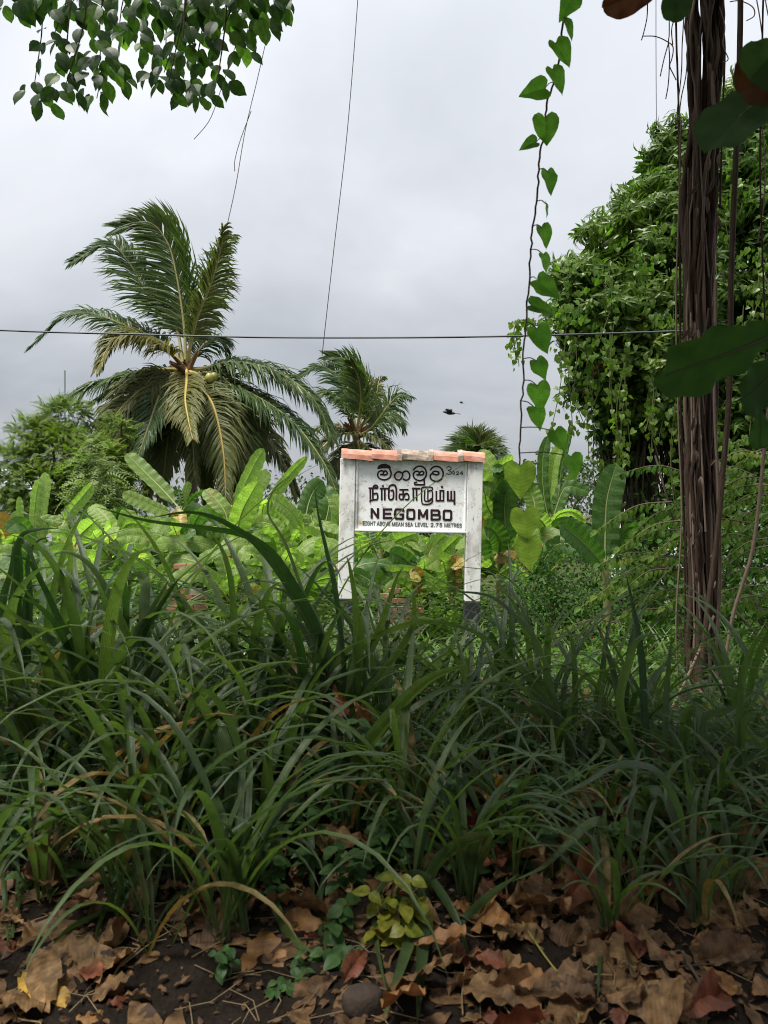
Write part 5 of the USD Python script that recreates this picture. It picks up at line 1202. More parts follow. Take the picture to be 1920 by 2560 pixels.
HERO = {
 'left edge': ('dark broad bladed cane clump standing at the left edge', 45, 3.5, 'cane', [
   ('z4', 64, [(90, 1250), (50, 1000), (45, 850), (80, 640), (78, 490), (100, 464), (124, 480), (160, 570), (200, 640)], -.3),
   ('z4', 60, [(80, 1250), (20, 950), (10, 760), (50, 600), (60, 480)], .2), ('z4', 50, [(100, 1250), (110, 900), (120, 720), (150, 670), (185, 672)], -.2),
   ('z4', 44, [(90, 1250), (80, 800), (70, 560), (95, 440), (180, 410), (285, 405)], .2), ('z4', 40, [(110, 1250), (140, 760), (130, 560), (170, 470), (240, 445)], .3)]),
 'left bank': ('large arching grass clump on the bank in the left half with blades reaching highest', 372, 3.2, 'grass', [
   ('z4', 46, [(640, 1250), (600, 950), (550, 800), (470, 640), (385, 545), (280, 512), (172, 568)], .4),
   ('zA', 96, [(1000, 1280), (640, 700), (450, 470), (330, 230), (215, 30), (150, -20), (0, -30)], -.3),
   ('zA', 88, [(980, 1260), (560, 710), (300, 500), (150, 400), (-20, 370)], .2), ('zA', 80, [(960, 1240), (880, 560), (960, 360), (1100, 120)], -.3), ('zA', 74, [(970, 1240), (900, 600), (1020, 330), (1170, 105)], .3),
   ('zA', 96, [(1000, 1250), (940, 560), (925, 300), (935, 125), (892, 108), (850, 130), (835, 340)], .5), ('zA', 70, [(850, 1200), (600, 700), (535, 420), (515, 235)], -.2), ('zA', 60, [(1000, 1280), (700, 760), (560, 560), (600, 330), (660, 210)], .3),
   ('zA', 60, [(1080, 1250), (1050, 940), (950, 770), (750, 722), (560, 730), (250, 905), (60, 1110), (0, 1330)], .5), ('zA', 56, [(1010, 1260), (800, 1080), (600, 960), (430, 940), (250, 950)], .5), ('zA', 44, [(1000, 1250), (830, 1040), (560, 830), (360, 690), (180, 560), (20, 470)], .3),
   ('zA', 44, [(960, 1230), (650, 1010), (300, 700), (60, 660), (-30, 660)], .4), ('zA', 50, [(1010, 1260), (960, 900), (1100, 640), (1240, 500), (1500, 490), (1700, 505)], .4), ('zA', 40, [(980, 1260), (700, 1120), (420, 1010), (230, 970), (100, 1020)], .5), ('zA', 40, [(990, 1260), (790, 830), (640, 640), (690, 480), (760, 455)], .2)]),
 'sign left': ('tall leaning grass clump whose dark blades cross the left post of the sign', 850, 3.1, 'grass', [
   ('z4', 50, [(1560, 1260), (1460, 880), (1330, 640), (1240, 515), (1130, 440), (990, 362), (860, 335), (690, 360)], .4),
   ('z4', 56, [(1550, 1270), (1430, 900), (1300, 660), (1180, 500), (1100, 445), (860, 405), (660, 375), (430, 305)], .5),
   ('z4', 34, [(1600, 1260), (1560, 760), (1510, 520), (1470, 350), (1447, 200)], .2), ('z4', 22, [(1560, 1240), (1430, 800), (1320, 480), (1235, 330), (1280, 210), (1390, 145)], .3),
   ('z4', 34, [(1570, 1260), (1480, 860), (1380, 720), (1250, 650), (1130, 655), (1050, 700)], .4), ('z4', 26, [(1560, 1240), (1400, 830), (1290, 690), (1180, 720), (1060, 730)], .4),
   ('zB', 74, [(520, 1100), (640, 640), (640, 300), (608, 60), (585, -30)], .2), ('zB', 60, [(480, 1100), (400, 560), (260, 250), (110, -10)], .1), ('zB', 40, [(520, 1100), (640, 500), (430, 200), (240, 10)], .2), ('zB', 40, [(500, 1100), (830, 650), (765, 450), (705, 220)], .2),
   ('zB', 60, [(500, 1100), (760, 520), (850, 280), (915, 100), (962, 40)], .5), ('zB', 60, [(560, 1100), (980, 520), (1030, 350), (1025, 220), (1078, 205)], .4), ('zB', 56, [(420, 1050), (560, 640), (800, 500), (1000, 428), (1095, 412), (1250, 420), (1400, 470), (1660, 650)], .5),
   ('zB', 52, [(380, 1500), (350, 1200), (360, 850), (400, 480)], .1), ('zB', 50, [(480, 1120), (250, 640), (110, 420), (0, 240), (-140, 230)], .3), ('zB', 40, [(470, 1120), (220, 700), (0, 580), (-250, 640)], .4), ('zB', 60, [(500, 1100), (420, 700), (300, 420), (120, 320), (-80, 300)], .4),
   ('zB', 70, [(520, 1120), (650, 760), (700, 640), (620, 600)], .3), ('zB', 40, [(480, 1100), (520, 640), (560, 350), (460, 180)], .2)]),
 'centre': ('middle grass clump with one pale wide blade sweeping up to the right', 905, 2.7, 'grass', [
   ('zB', 100, [(640, 1500), (700, 1260), (900, 1000), (1100, 800), (1250, 720), (1390, 678)], .4), ('zB', 60, [(650, 1500), (640, 1440), (820, 1180), (930, 1085)], .4), ('zB', 50, [(660, 1500), (900, 1080), (1150, 880), (1300, 825), (1390, 850), (1500, 930)], .5),
   ('zE', 84, [(340, 500), (480, 290), (690, 170), (900, 138), (1080, 190), (1300, 222), (1620, 235)], .6), ('zE', 66, [(860, 640), (800, 500), (700, 420), (500, 325), (340, 280), (200, 320)], .5), ('zE', 60, [(640, 400), (520, 230), (360, 150), (180, 190), (0, 300)], .5),
   ('zE', 80, [(960, 720), (930, 500), (915, 310), (950, 285), (985, 330), (970, 480), (930, 680)], .5), ('zE', 64, [(830, 960), (770, 800), (800, 680), (850, 565), (900, 545)], .4), ('zE', 54, [(800, 620), (780, 380), (820, 200), (850, 20)], .2), ('zE', 60, [(900, 700), (1080, 540), (1040, 250), (1050, 0), (1000, -100)], .3)]),
 'front centre': ('low front middle grass clump whose blades hang down over the dry leaves', 1010, 2.25, 'grass', [
   ('zE', 96, [(1000, 760), (1050, 900), (1010, 1120), (930, 1380), (818, 1690)], .2), ('zE', 104, [(1020, 760), (1085, 900), (1070, 1250), (1045, 1720)], .2), ('zE', 80, [(1000, 760), (1130, 800), (1210, 900), (1300, 1060), (1400, 1330)], .4), ('zE', 44, [(900, 760), (760, 900), (780, 1200), (850, 1530)], .3),
   ('zE', 92, [(1120, 800), (1200, 660), (1330, 555), (1500, 488), (1680, 460)], .5), ('zE', 66, [(1230, 1150), (1350, 1020), (1500, 880), (1700, 740)], .4), ('zE', 60, [(1050, 780), (1210, 620), (1060, 480), (980, 375), (860, 300)], .4)]),
 'front left': ('low grass clump at the front left with long pale blades drooping onto the soil', 500, 2.45, 'grass', [
   ('zA', 76, [(1590, 1640), (1570, 1370), (1500, 1140), (1420, 970), (1340, 868), (1270, 890), (1210, 1050), (1150, 1380)], .4), ('zA', 106, [(1500, 1640), (1480, 1250), (1418, 1083), (1365, 1110), (1290, 1290), (1230, 1560)], .5), ('zD', 74, [(1620, 620), (1600, 300), (1580, 95), (1525, 92), (1490, 210), (1480, 400), (1512, 640), (1515, 760)], .5),
   ('zD', 98, [(1560, 600), (1540, 200), (1460, 100), (1380, 115), (1270, 180), (1130, 380), (1010, 600), (950, 900), (880, 1140)], .5), ('zD', 66, [(1540, 820), (1350, 650), (1220, 588), (1110, 575), (900, 700), (750, 880), (660, 1040), (620, 1180), (610, 1300)], .5), ('zD', 44, [(1520, 830), (1240, 830), (1120, 900), (1040, 1010), (970, 1150)], .4), ('zD', 40, [(1500, 820), (1280, 700), (1120, 672), (950, 690), (870, 740)], .5),
   ('zE', 80, [(330, 1240), (210, 1120), (105, 900), (0, 560)], .1), ('zE', 46, [(420, 1180), (405, 950), (440, 720), (458, 520)], .2), ('zE', 74, [(360, 900), (340, 480), (345, 205), (300, 200), (275, 260), (310, 470), (345, 600)], .4), ('zE', 70, [(200, 700), (110, 460), (90, 120), (60, -120)], .2)]),
 'bank left low': ('grass clump at the left of the bank with thin arching blades over dark soil', 330, 2.6, 'grass', [
   ('zD', 62, [(900, 640), (880, 200), (790, 92), (660, 84), (555, 112), (420, 200), (310, 400), (240, 620), (190, 840)], .5), ('zD', 74, [(890, 640), (870, 340), (720, 300), (560, 360), (450, 480), (350, 670)], .5), ('zD', 64, [(960, 660), (1000, 230), (965, 160), (915, 170), (880, 270), (868, 480), (898, 710)], .5), ('zD', 44, [(850, 720), (700, 690), (500, 700), (330, 740), (200, 800), (90, 890)], .5), ('zD', 44, [(840, 900), (660, 995), (520, 1060), (430, 1112), (330, 1210)], .4), ('zD', 44, [(860, 720), (640, 800), (470, 860), (380, 940), (330, 1030)], .4), ('zD', 44, [(830, 650), (560, 660), (340, 665), (100, 685)], .4)]),
 'left verge': ('narrow grass blades rising at the lower left edge of the picture', 5, 2.5, 'grass', [
   ('zD', 40, [(60, 1200), (35, 900), (10, 500), (-10, 200)], .2), ('zD', 36, [(80, 1150), (110, 700), (60, 250), (-20, 120)], .3), ('zD', 36, [(70, 1150), (200, 600), (180, 300), (110, 60)], .2)]),
 'right centre': ('leaning grass clump right of the sign whose dark arch crosses the right post', 1395, 3.0, 'grass', [
   ('z5', 40, [(640, 1780), (565, 1420), (485, 1200), (380, 1080), (280, 1000), (180, 972), (-10, 968)], .5), ('z5', 22, [(630, 1780), (460, 1200), (430, 1030), (375, 935), (280, 872), (150, 850), (-10, 835)], .5), ('z5', 40, [(650, 1780), (480, 1450), (330, 1300), (200, 1190), (100, 1150), (-10, 1132)], .5),
   ('z5', 40, [(660, 1780), (560, 1500), (420, 1380), (300, 1340), (150, 1330)], .4), ('z5', 36, [(640, 1780), (440, 1480), (300, 1380), (220, 1260)], .3), ('z5', 38, [(660, 1780), (620, 1500), (660, 1300), (760, 1180)], .3), ('z5', 40, [(640, 1780), (500, 1500), (250, 1430), (60, 1450)], .4), ('z5', 34, [(640, 1780), (700, 1450), (800, 1380), (970, 1350)], .5),
   ('z5', 38, [(650, 1780), (560, 1640), (420, 1560), (250, 1540), (80, 1600)], .4), ('z5', 44, [(660, 1790), (680, 1500), (660, 1200), (560, 1100)], .2), ('zC', 56, [(450, 1760), (470, 1450), (560, 1200), (590, 985)], .2)]),
 'right': ('grass clump left of the root bundle with one dark blade standing straight up', 1640, 2.9, 'grass', [
   ('zC', 66, [(940, 1800), (865, 1350), (838, 900), (790, 600), (738, 345)], .1), ('zC', 66, [(930, 1830), (700, 1250), (760, 900), (830, 760), (1000, 735)], .4), ('zC', 60, [(1020, 1900), (1070, 1560), (980, 1250), (890, 980)], .2), ('zC', 92, [(1060, 1900), (1120, 1500), (1140, 1270), (1180, 1232), (1205, 1280), (1200, 1400)], .4),
   ('zC', 50, [(940, 1830), (620, 1430), (560, 1500), (430, 1640)], .4), ('zC', 50, [(980, 1860), (1000, 1200), (1020, 900), (1040, 730)], .1), ('zC', 40, [(980, 1860), (1280, 1600), (1450, 1560), (1640, 1640)], .4), ('zC', 46, [(960, 1860), (860, 1500), (720, 1450), (560, 1480), (440, 1560)], .4)]),
 'front right': ('grass clump at the lower right with drooping blades and a silvery bent one', 1725, 2.3, 'grass', [
   ('zF', 66, [(640, 1000), (580, 760), (550, 545), (460, 542), (350, 605), (240, 780), (190, 980), (140, 1210)], .4), ('zF', 60, [(620, 900), (600, 480), (560, 390), (470, 415), (330, 550), (200, 680), (-10, 790)], .5), ('zF', 116, [(1130, 900), (1110, 500), (1040, 250), (975, 180), (850, 195), (800, 350), (790, 680)], .6), ('zF', 50, [(1170, 900), (1180, 400), (1130, 100), (1100, -140)], .1),
   ('zF', 74, [(1100, 760), (960, 560), (860, 480), (790, 500), (710, 560), (650, 800), (590, 1100), (553, 1580)], .4), ('zF', 56, [(1000, 600), (900, 480), (850, 530), (880, 700), (925, 880), (945, 1020)], .4), ('zF', 74, [(900, 840), (790, 850), (750, 960), (730, 1120), (800, 1460)], .3), ('zF', 66, [(1180, 760), (1150, 880), (1180, 970), (1275, 1170)], .3), ('zF', 84, [(1120, 640), (1200, 570), (1290, 620), (1370, 740), (1410, 860)], .5),
   ('zF', 66, [(1130, 800), (1120, 400), (1050, 200), (950, 60), (830, 12), (650, 30), (450, 150), (190, 285)], .6), ('zF', 60, [(620, 1000), (630, 700), (600, 400), (612, 150)], .2), ('zF', 70, [(640, 1000), (690, 640), (760, 480), (720, 420)], .3), ('zF', 56, [(620, 1000), (540, 800), (430, 760), (350, 880), (320, 1060)], .4)]),
 'right edge': ('grass clump at the right edge with a silvery hooked blade', 1880, 2.8, 'grass', [
   ('zF', 66, [(1450, 760), (1270, 200), (1250, 30), (1195, 40), (1190, 250), (1200, 440)], .5), ('zF', 56, [(1560, 760), (1530, 380), (1490, 350), (1470, 600), (1430, 780)], .4), ('zC', 60, [(1500, 1900), (1640, 1500), (1500, 1400), (1300, 1330), (1180, 1300)], .4), ('zC', 60, [(1480, 1900), (1480, 1400), (1540, 1260), (1640, 1240)], .4), ('zC', 70, [(1600, 1900), (1470, 1500), (1290, 1320), (1180, 1250)], .4), ('zC', 60, [(1480, 1900), (1300, 1560), (1250, 1300), (1380, 1240), (1600, 1160)], .4), ('zC', 46, [(1640, 1900), (1620, 1500), (1480, 1300), (1400, 1270)], .3), ('zC', 60, [(1450, 1900), (1480, 1100), (1560, 820), (1640, 700)], .3)]),
}
for key, (label, u0, d0, mt, blades) in HERO.items():
    rng = np.random.default_rng(sum(map(ord, key)))
    root = ground_px(u0, d0); root_v = 1280 + (2.25 - root[2]) / d0 * F
    t = thing('grass_clump', label, 'grass clump', root)
    for zn, wz, pts, ang in blades:
        px = z(zn, *pts); n0 = len(px)
        dd = rng.uniform(-.28, .30); w3 = []
        tall = px[0][1] - px[-1][1]
        for k, (u, v) in enumerate(px):
            w3.append(P(u, v, min(d0 + dd * (k / (n0 - 1)) + (.05 if k else 0), at_ground('px', u, v)[2] - .03 if v > 1650 else 9)))
        r_ = root + np.array([rng.normal(0, .05), rng.normal(0, .05), -.03])
        if w3[0][2] > r_[2] + .10: w3 = [r_] + w3
        w = spline(w3, 30)
        a_ = ang * 1.5 * rng.choice([-1, 1]) + rng.normal(0, .15)
        w[:, 2] = np.maximum(w[:, 2], gz(w[:, 0], w[:, 1]) + .004)
        v, f, uv = blade_mesh(rng, w, wz * ZOOM[zn][2] / F * d0 / max(math.cos(a_), .6) * .74, a_)
        part(t, 'blade', (v, f), M['cane' if mt == 'cane' or (min(q[1] for q in px) < 1470 and rng.random() < .65) else mt], smooth=True, uv=uv)


def free_blade(rng, base, az, th0, th1, L, width, n=12):
    s = np.linspace(0, 1, n); th = th0 + (th1 - th0) * s ** 1.6
    azs = az + rng.normal(0, .25) * s
    d = np.stack([np.sin(th) * np.cos(azs), np.sin(th) * np.sin(azs), np.cos(th)], 1)
    p = base + np.vstack([[0, 0, 0], np.cumsum(d[:-1] * L / (n - 1), 0)])
    sd = nrm(np.cross(tangents(p), [math.cos(az), math.sin(az), .01]) + 1e-6); sd = np.stack([-np.sin(azs), np.cos(azs), 0 * s], 1)
    prof = width / 2 * np.clip(.28 + s * 1.9, 0, 1) * np.clip((1 - s) / .5, 0, 1) ** .75
    v, f = ribbon(p, prof, sd, .5, 1)
    return v, f, np.stack([np.tile([0, .5, 1], n), np.repeat(s, 3)], 1)


protos = []
for k in range(7):
    rng = np.random.default_rng(300 + k)
    sp_ = (70 + k * 37, 5.2 - .2 * k)
    protos.append((k, rng))
spots = []
rng = np.random.default_rng(310)
for k in range(165):
    u = rng.uniform(-150, 2070); d = rng.choice([rng.uniform(2.12, 2.6), rng.uniform(2.6, 3.3), rng.uniform(3.3, 4.6), rng.uniform(4.6, 6.8)], p=[.15, .29, .34, .22])
    if 1690 < u < 1820 and d > 4.6: continue
    vt = np.interp(u, [-150, 300, 700, 900, 1150, 1250, 1500, 1700, 2070], [1440, 1490, 1510, 1540, 1550, 1590, 1670, 1780, 1690]) + rng.uniform(0, 200) + max(0, 3.1 - d) * 380
    spots.append((u, d, vt))
first = [None] * 7
ZL = ['at the far left', 'under the big palm', 'left of the sign', 'below the sign', 'right of the sign', 'around the root bundle']
for k, (u, d, vt) in enumerate(spots):
    g = ground_px(u, d); h = np.clip(CAM[2] + (1280 - vt) / F * d - g[2], .30, 1.25); q = k % 7; rz = rng.uniform(0, 6.28)
    zl = ZL[min(int((u + 150) // 370), 5)]; zr = 'front' if d < 3.0 else 'crest' if d < 4.4 else 'back'
    zl = ({'front': 'grass tussock on the front slope of the bank ', 'crest': 'grass tussock on the top of the bank ', 'back': 'grass tussock on the far side of the bank '}[zr] + zl, f'{zr} tussocks {zl}')
    if first[q] is None:
        first[q] = thing('grass_tussock', zl[0], 'grass tussock', g, zl[1], rz=rz, s=h / .78)
        r2 = protos[q][1]
        for j in range(10 if q % 2 else 7):
            az = j * 2.4 + r2.uniform(-.5, .5); L = r2.uniform(.8, 1.4) if q % 2 else r2.uniform(1.1, 1.9)
            v, f, uv = free_blade(r2, np.array([r2.normal(0, .04), r2.normal(0, .04), -.02]), az, r2.uniform(.08, .5), r2.uniform(1.5, 3.0), L, r2.uniform(.034, .066))
            part(first[q], 'blade', (v, f), M['grass_dry' if r2.random() < .09 else 'grass'], smooth=True, uv=uv, local=True)
    else: copy(first[q], g, rz, h / .78, zl[0], zl[1])

# taller clumps with long blades standing up before the bananas
rng = np.random.default_rng(315); tall = [None] * 4
where = [(-40, 3.5, 1330), (110, 3.8, 1370), (215, 3.3, 1400), (300, 3.6, 1350), (440, 3.5, 1420), (520, 3.9, 1370), (610, 3.4, 1400), (700, 3.6, 1330), (770, 3.2, 1400), (880, 3.6, 1480), (960, 3.4, 1520), (1080, 3.7, 1510), (1180, 3.3, 1530), (1270, 3.7, 1460), (1360, 3.4, 1500), (1480, 3.6, 1520), (1560, 3.2, 1500), (1610, 3.5, 1600), (1850, 3.4, 1560), (1930, 3.7, 1500)]
TL = ['at the left edge', 'under the big palm', 'left of the sign', 'before the sign', 'between the sign and the root bundle', 'at the right edge']
for k, (u, d, vt) in enumerate(where):
    g = ground_px(u, d); h = CAM[2] + (1280 - vt) / F * d - g[2]; q = k % 4; rz = rng.uniform(0, 6.28)
    zl = TL[0 if u < 120 else 1 if u < 480 else 2 if u < 800 else 3 if u < 1200 else 4 if u < 1700 else 5]; zl = ('tall long bladed grass clump standing up ' + zl, 'tall grass clumps ' + zl)
    if tall[q] is None:
        tall[q] = thing('tall_grass_clump', zl[0], 'grass clump', g, zl[1], rz=rz, s=h)
        r2 = np.random.default_rng(340 + q)
        for j in range(9):
            az = j * 2.4 + r2.uniform(-.5, .5)
            v, f, uv = free_blade(r2, np.array([r2.normal(0, .03), r2.normal(0, .03), -.02]), az, r2.uniform(.05, .32), r2.uniform(1.0, 2.7), r2.uniform(1.0, 1.75), r2.uniform(.028, .050), 18)
            part(tall[q], 'blade', (v, f), M['grass' if r2.random() < .7 else 'cane'], smooth=True, uv=uv, local=True)
    else: copy(tall[q], g, rz, h, zl[0], zl[1])

# far sunlit grass and weeds behind the bank
rng = np.random.default_rng(320)
n = 5200; x = rng.uniform(-9, 9, n); y = rng.uniform(6.4, 13.5, n)
gm = []
for k in range(1300):
    i = rng.integers(n); b = np.array([x[i], y[i], float(gz(x[i], y[i])) - .02])
    for j in range(4):
        v, f, uv = free_blade(rng, b + rng.normal(size=3) * [.06, .06, 0], rng.uniform(0, 6.28), rng.uniform(.05, .5), rng.uniform(.9, 2.2), rng.uniform(.3, .95) * (.5 if -1.2 < b[0] < 2.4 and b[1] > 8 else 1), rng.uniform(.014, .04), 7); gm.append((v, f))
solo('grass', cat(gm), M['grass_far'], 'sunlit grass on the low ground behind the bank', 'grass', kind='stuff')


def weeds(name, label, n, xr, yr, hmax, ls, mt, seed, tp=OVATE):
    rng = np.random.default_rng(seed); V, stems = [], []
    x = rng.uniform(*xr, n); y = rng.uniform(*yr, n); g = gz(x, y); h = hmax * np.where((x > -1.2) & (x < 2.4) & (y > 8.5) & (y < 12.4), .5, 1) * rng.uniform(.35, 1, n) * (.6 + .8 * meshkit.noise(np.stack([x * 1.3, y * 1.3, 0 * x], 1), seed))
    lean = rng.normal(size=(n, 2)) * .18
    for k in range(9):
        s = (k + 1) / 9; an = k * 2.4 + rng.uniform(0, 6, n)
        o = np.stack([np.cos(an), np.sin(an), 0 * an], 1)
        p = np.stack([x + lean[:, 0] * s * h, y + lean[:, 1] * s * h, g + h * s], 1)
        V.append(scatter(tp, p + o * .012, nrm(o + [0, 0, .15]), nrm(rng.normal(size=(n, 3)) * .3 + [0, -.15, 1]), ls * rng.uniform(.6, 1.25, n)))
    return solo(name, cat(V), M[mt], label, 'weeds', kind='stuff')


weeds('undergrowth', 'dark small leaved weeds filling the gaps between the grass on the bank', 1200, (-3.4, 3.6), (2.4, 4.6), .34, .06, 'herb', 331)
weeds('undergrowth', 'light green leafy weeds between the bank and the banana thicket', 1500, (-7.5, 7), (5.8, 12.6), .62, .085, 'weed', 332)
weeds('undergrowth', 'tall leafy weeds on the ground among the banana stems', 1500, (-9.5, 7), (12.4, 18), 1.15, .15, 'weed', 333)


# ------------------------------------------------------------------ small plants at the front
def herb(label, spots, mt, ls, seed, name='herb', stem_h=None, tp=None, pairs=4, kind_='small plant'):
    """spots: px tops of its shoots (u, v, d); each shoot carries pairs of leaves, each leaf a part."""
    rng = np.random.default_rng(seed); hv = tp or outline_leaf([(0, 0), (.16, .04), (.36, .2), (.40, .4), (.30, .65), (.12, .88), (0, 1)], .18, .25, .012, seed, 2)
    c0 = np.mean([P(*q) for q in spots], 0); base = np.array([c0[0], c0[1], float(gz(c0[0], c0[1]))])
    t = thing(name, label, kind_, base)
    for u, v, d in spots:
        top = P(u, v, d); b = np.array([top[0] * .6 + base[0] * .4, d + .03, float(gz(top[0], d)) - .01]); top[2] = max(top[2], b[2] + .03)
        st = spline([b, (b + top) / 2 + rng.normal(size=3) * .012, top], 10); part(t, 'stem', tube(st, .0022, 4), M['stem'])
        for k in range(pairs):
            s = 1 - k / pairs * .75; i = int(s * 9); an = rng.uniform(0, 3.14) + k * 1.57
            for sg in (0, math.pi):
                o = np.array([math.cos(an + sg), math.sin(an + sg) * .8 - .25, rng.uniform(-.5, .15)])
                part(t, 'leaf', scatter(hv, [st[i]], [o], [nrm(np.array([o[0] * .3, -.45, 1]) + rng.normal(size=3) * .2)], [ls * rng.uniform(.65, 1.2)]), M[mt], smooth=True)
    return t


hz = lambda *q: [(*Q('zE', a, b), d) for a, b, d in q]
herb('yellowing heart leaved weed in the front middle', hz((900, 760, 2.14), (1010, 770, 2.16), (860, 900, 2.12), (960, 940, 2.12), (1080, 930, 2.15), (830, 1040, 2.10), (960, 1090, 2.08), (770, 1110, 2.1), (740, 860, 2.15)), 'yellow_herb', .058, 401, pairs=2)
herb('round leaved green weed left of the yellowing weed', hz((510, 560, 2.3), (600, 600, 2.3), (560, 960, 2.15), (500, 1060, 2.12), (640, 1230, 2.05), (430, 1260, 2.05), (540, 1330, 2.03), (680, 640, 2.3), (580, 900, 2.18)), 'herb', .052, 402, pairs=3)
herb('little green sprout with round leaves on bare soil', [(*Q('zD', a, b), 1.98) for a, b in ((1400, 1250), (1480, 1220), (1440, 1330))], 'herb', .036, 403, pairs=2)
herb('tiny leaved green weed beside the orange dry leaf', hz((250, 1340, 2.0), (320, 1380, 1.99), (200, 1500, 1.93), (80, 1480, 1.93), (280, 1250, 2.02), (140, 1530, 1.92)), 'herb', .032, 404, pairs=3)
herb('dark green weed with paired round leaves under the grass left of middle', hz((100, 560, 2.4), (340, 600, 2.4), (160, 650, 2.38), (60, 460, 2.45), (140, 830, 2.3), (110, 640, 2.36)), 'herb', .055, 405, pairs=2)
herb('small green weed among the grass on the left', [(*Q('zD', a, b), 2.35) for a, b in ((760, 720), (830, 780), (860, 860), (780, 900), (900, 840))], 'herb', .045, 406, pairs=2)
herb('grey green weed standing in the middle of the bank', [(*Q('zB', a, b), 2.75) for a, b in ((570, 1040), (660, 1040), (600, 1180), (690, 1120), (500, 1290), (600, 1210))], 'herb', .066, 407, pairs=2)
herb('dark leafy weed under the grass in the middle', hz((860, 400, 2.5), (900, 470, 2.45), (1050, 520, 2.4), (760, 560, 2.4), (960, 100, 2.6), (1130, 60, 2.7), (470, 20, 2.7)), 'herb', .06, 408, pairs=2)
herb('olive vine leaves in the half light before the right post', [(*Q('zB', a, b), 3.6) for a, b in ((1040, 560), (1230, 570), (1330, 620), (900, 600), (1050, 760), (820, 720), (1200, 620), (780, 830), (960, 650))], 'weed', .095, 409, pairs=2)
herb('dark broad leaved weed left of the middle grass clump', [(*Q('zB', a, b), 3.2) for a, b in ((180, 840), (260, 830), (130, 650), (230, 760), (90, 900), (330, 930))], 'cane', .11, 410, pairs=2)

# ------------------------------------------------------------------ dry leaves, stone, twigs
DL = [outline_leaf([(x * k, y) for x, y in ALM], fo, cu, wa, 20 + j, 4) for j, (k, fo, cu, wa) in enumerate([(1.0, .5, .25, .05), (1.15, -.3, .4, .06), (.9, .9, -.3, .04), (1.2, .3, .6, .08), (1.0, -.5, -.35, .07), (.8, 1.2, .3, .05)])]
LOBED = outline_leaf([tuple(q[:2]) for q in spline([(x, y, 0) for x, y in [(0, 0), (.08, .05), (.15, .2), (.26, .32), (.25, .43), (.34, .56), (.31, .70), (.29, .82), (.16, .93), (0, 1.0)]], 22)], .3, .3, .03, 33, 4)


def crumple(v, f, L, seed):
    q = np.stack([meshkit.noise(v * (.9 / max(L, .05)) * 5 + k * 13.7 + seed, k) - .5 for k in range(3)], 1) + .12 * np.stack([meshkit.noise(v * (.9 / max(L, .05)) * 14 + k * 7.1 + seed, k) - .5 for k in range(3)], 1)
    return v + q * L * [.05, .05, .16], f


def dry_leaf(label, b, tip, d, mt, tp, tilt=(0, 0, 1), lift=.012, group=None, dtip=None):
    p0, p1 = P(*b, d), P(*tip, dtip or d)
    for p_ in (p0, p1): p_[2] = max(p_[2], float(gz(p_[0], p_[1])) + lift)
    L_ = np.linalg.norm(p1 - p0); v_, f_ = scatter(tp, [p0], [p1 - p0], [np.array(tilt)], [L_])
    t = solo('dry_leaf', crumple(v_, f_, L_, L_ * 91), M[mt], label, 'dry leaf', group, smooth=True, uv=tp[2])
    return t




def lay(label, zn, a, b, mt, tp, tilt=(0, -.35, 1), lift=.015, raise_=0):
    (u0, v0, d0), (u1, v1, d1) = at_ground(zn, *a), at_ground(zn, *b)
    return dry_leaf(label, (u0, v0), (u1, v1), d0 - .01, mt, tp, tilt, lift + raise_, None, d1 - .01)


lay('yellow dry leaf at the bottom left corner', 'zD', (150, 1400), (330, 1640), 'dry_yellow', DL[0], (.1, -.6, 1))
lay('large tan dry leaf lying above the yellow leaf at the lower left', 'zD', (760, 1280), (120, 1400), 'dry', LOBED, (0, -.6, 1))
lay('round brown curled dry leaf at the left edge of the soil', 'zD', (120, 1250), (340, 1060), 'dry', DL[3], (.2, -.8, .7), raise_=.02)
lay('reddish brown dry leaf beside the round curled one at the left edge', 'zD', (-20, 1200), (150, 1270), 'dry_red', DL[1], (0, -.5, 1))
lay('pinkish dry leaf scrap on the soil at the lower left', 'zD', (690, 1590), (850, 1560), 'dry_red', DL[3])
lay('two toned dry leaf scrap at the bottom edge left of the soil patch', 'zD', (490, 1690), (720, 1660), 'dry_orange', DL[1])
lay('narrow folded dry leaf standing in the middle of the left soil', 'zD', (840, 990), (830, 1220), 'dry', DL[2], (-.6, -.9, .3), raise_=.01)
lay('tan dry leaf tucked under the left grass blades', 'zD', (600, 1260), (800, 1120), 'dry', DL[4], (0, -.8, .7))
lay('flat broad grey brown dry leaf above the little green sprout', 'zD', (1220, 1190), (1620, 1160), 'dry', LOBED, (0, -.7, 1))
lay('orange lobed dry leaf in the lower middle', 'zE', (430, 1080), (130, 1090), 'dry_orange', LOBED, (0, -.9, .8))
lay('big orange dry leaf in the lower middle below the lobed one', 'zE', (60, 1120), (40, 1420), 'dry_orange', LOBED, (.1, -.9, .7))
lay('rust brown dry leaf behind the stone', 'zE', (520, 1420), (260, 1560), 'dry', DL[0], (0, -.8, .8))
lay('red and orange dry leaf caught in the grass in the middle of the bank', 'zB', (660, 1260), (960, 1320), 'dry_red', DL[1], (0, -.8, .6), raise_=.05)
lay('salmon dry leaf beside the red one in the grass', 'zB', (700, 1300), (840, 1310), 'dry_orange', DL[4], (0, -.8, .6), raise_=.06)
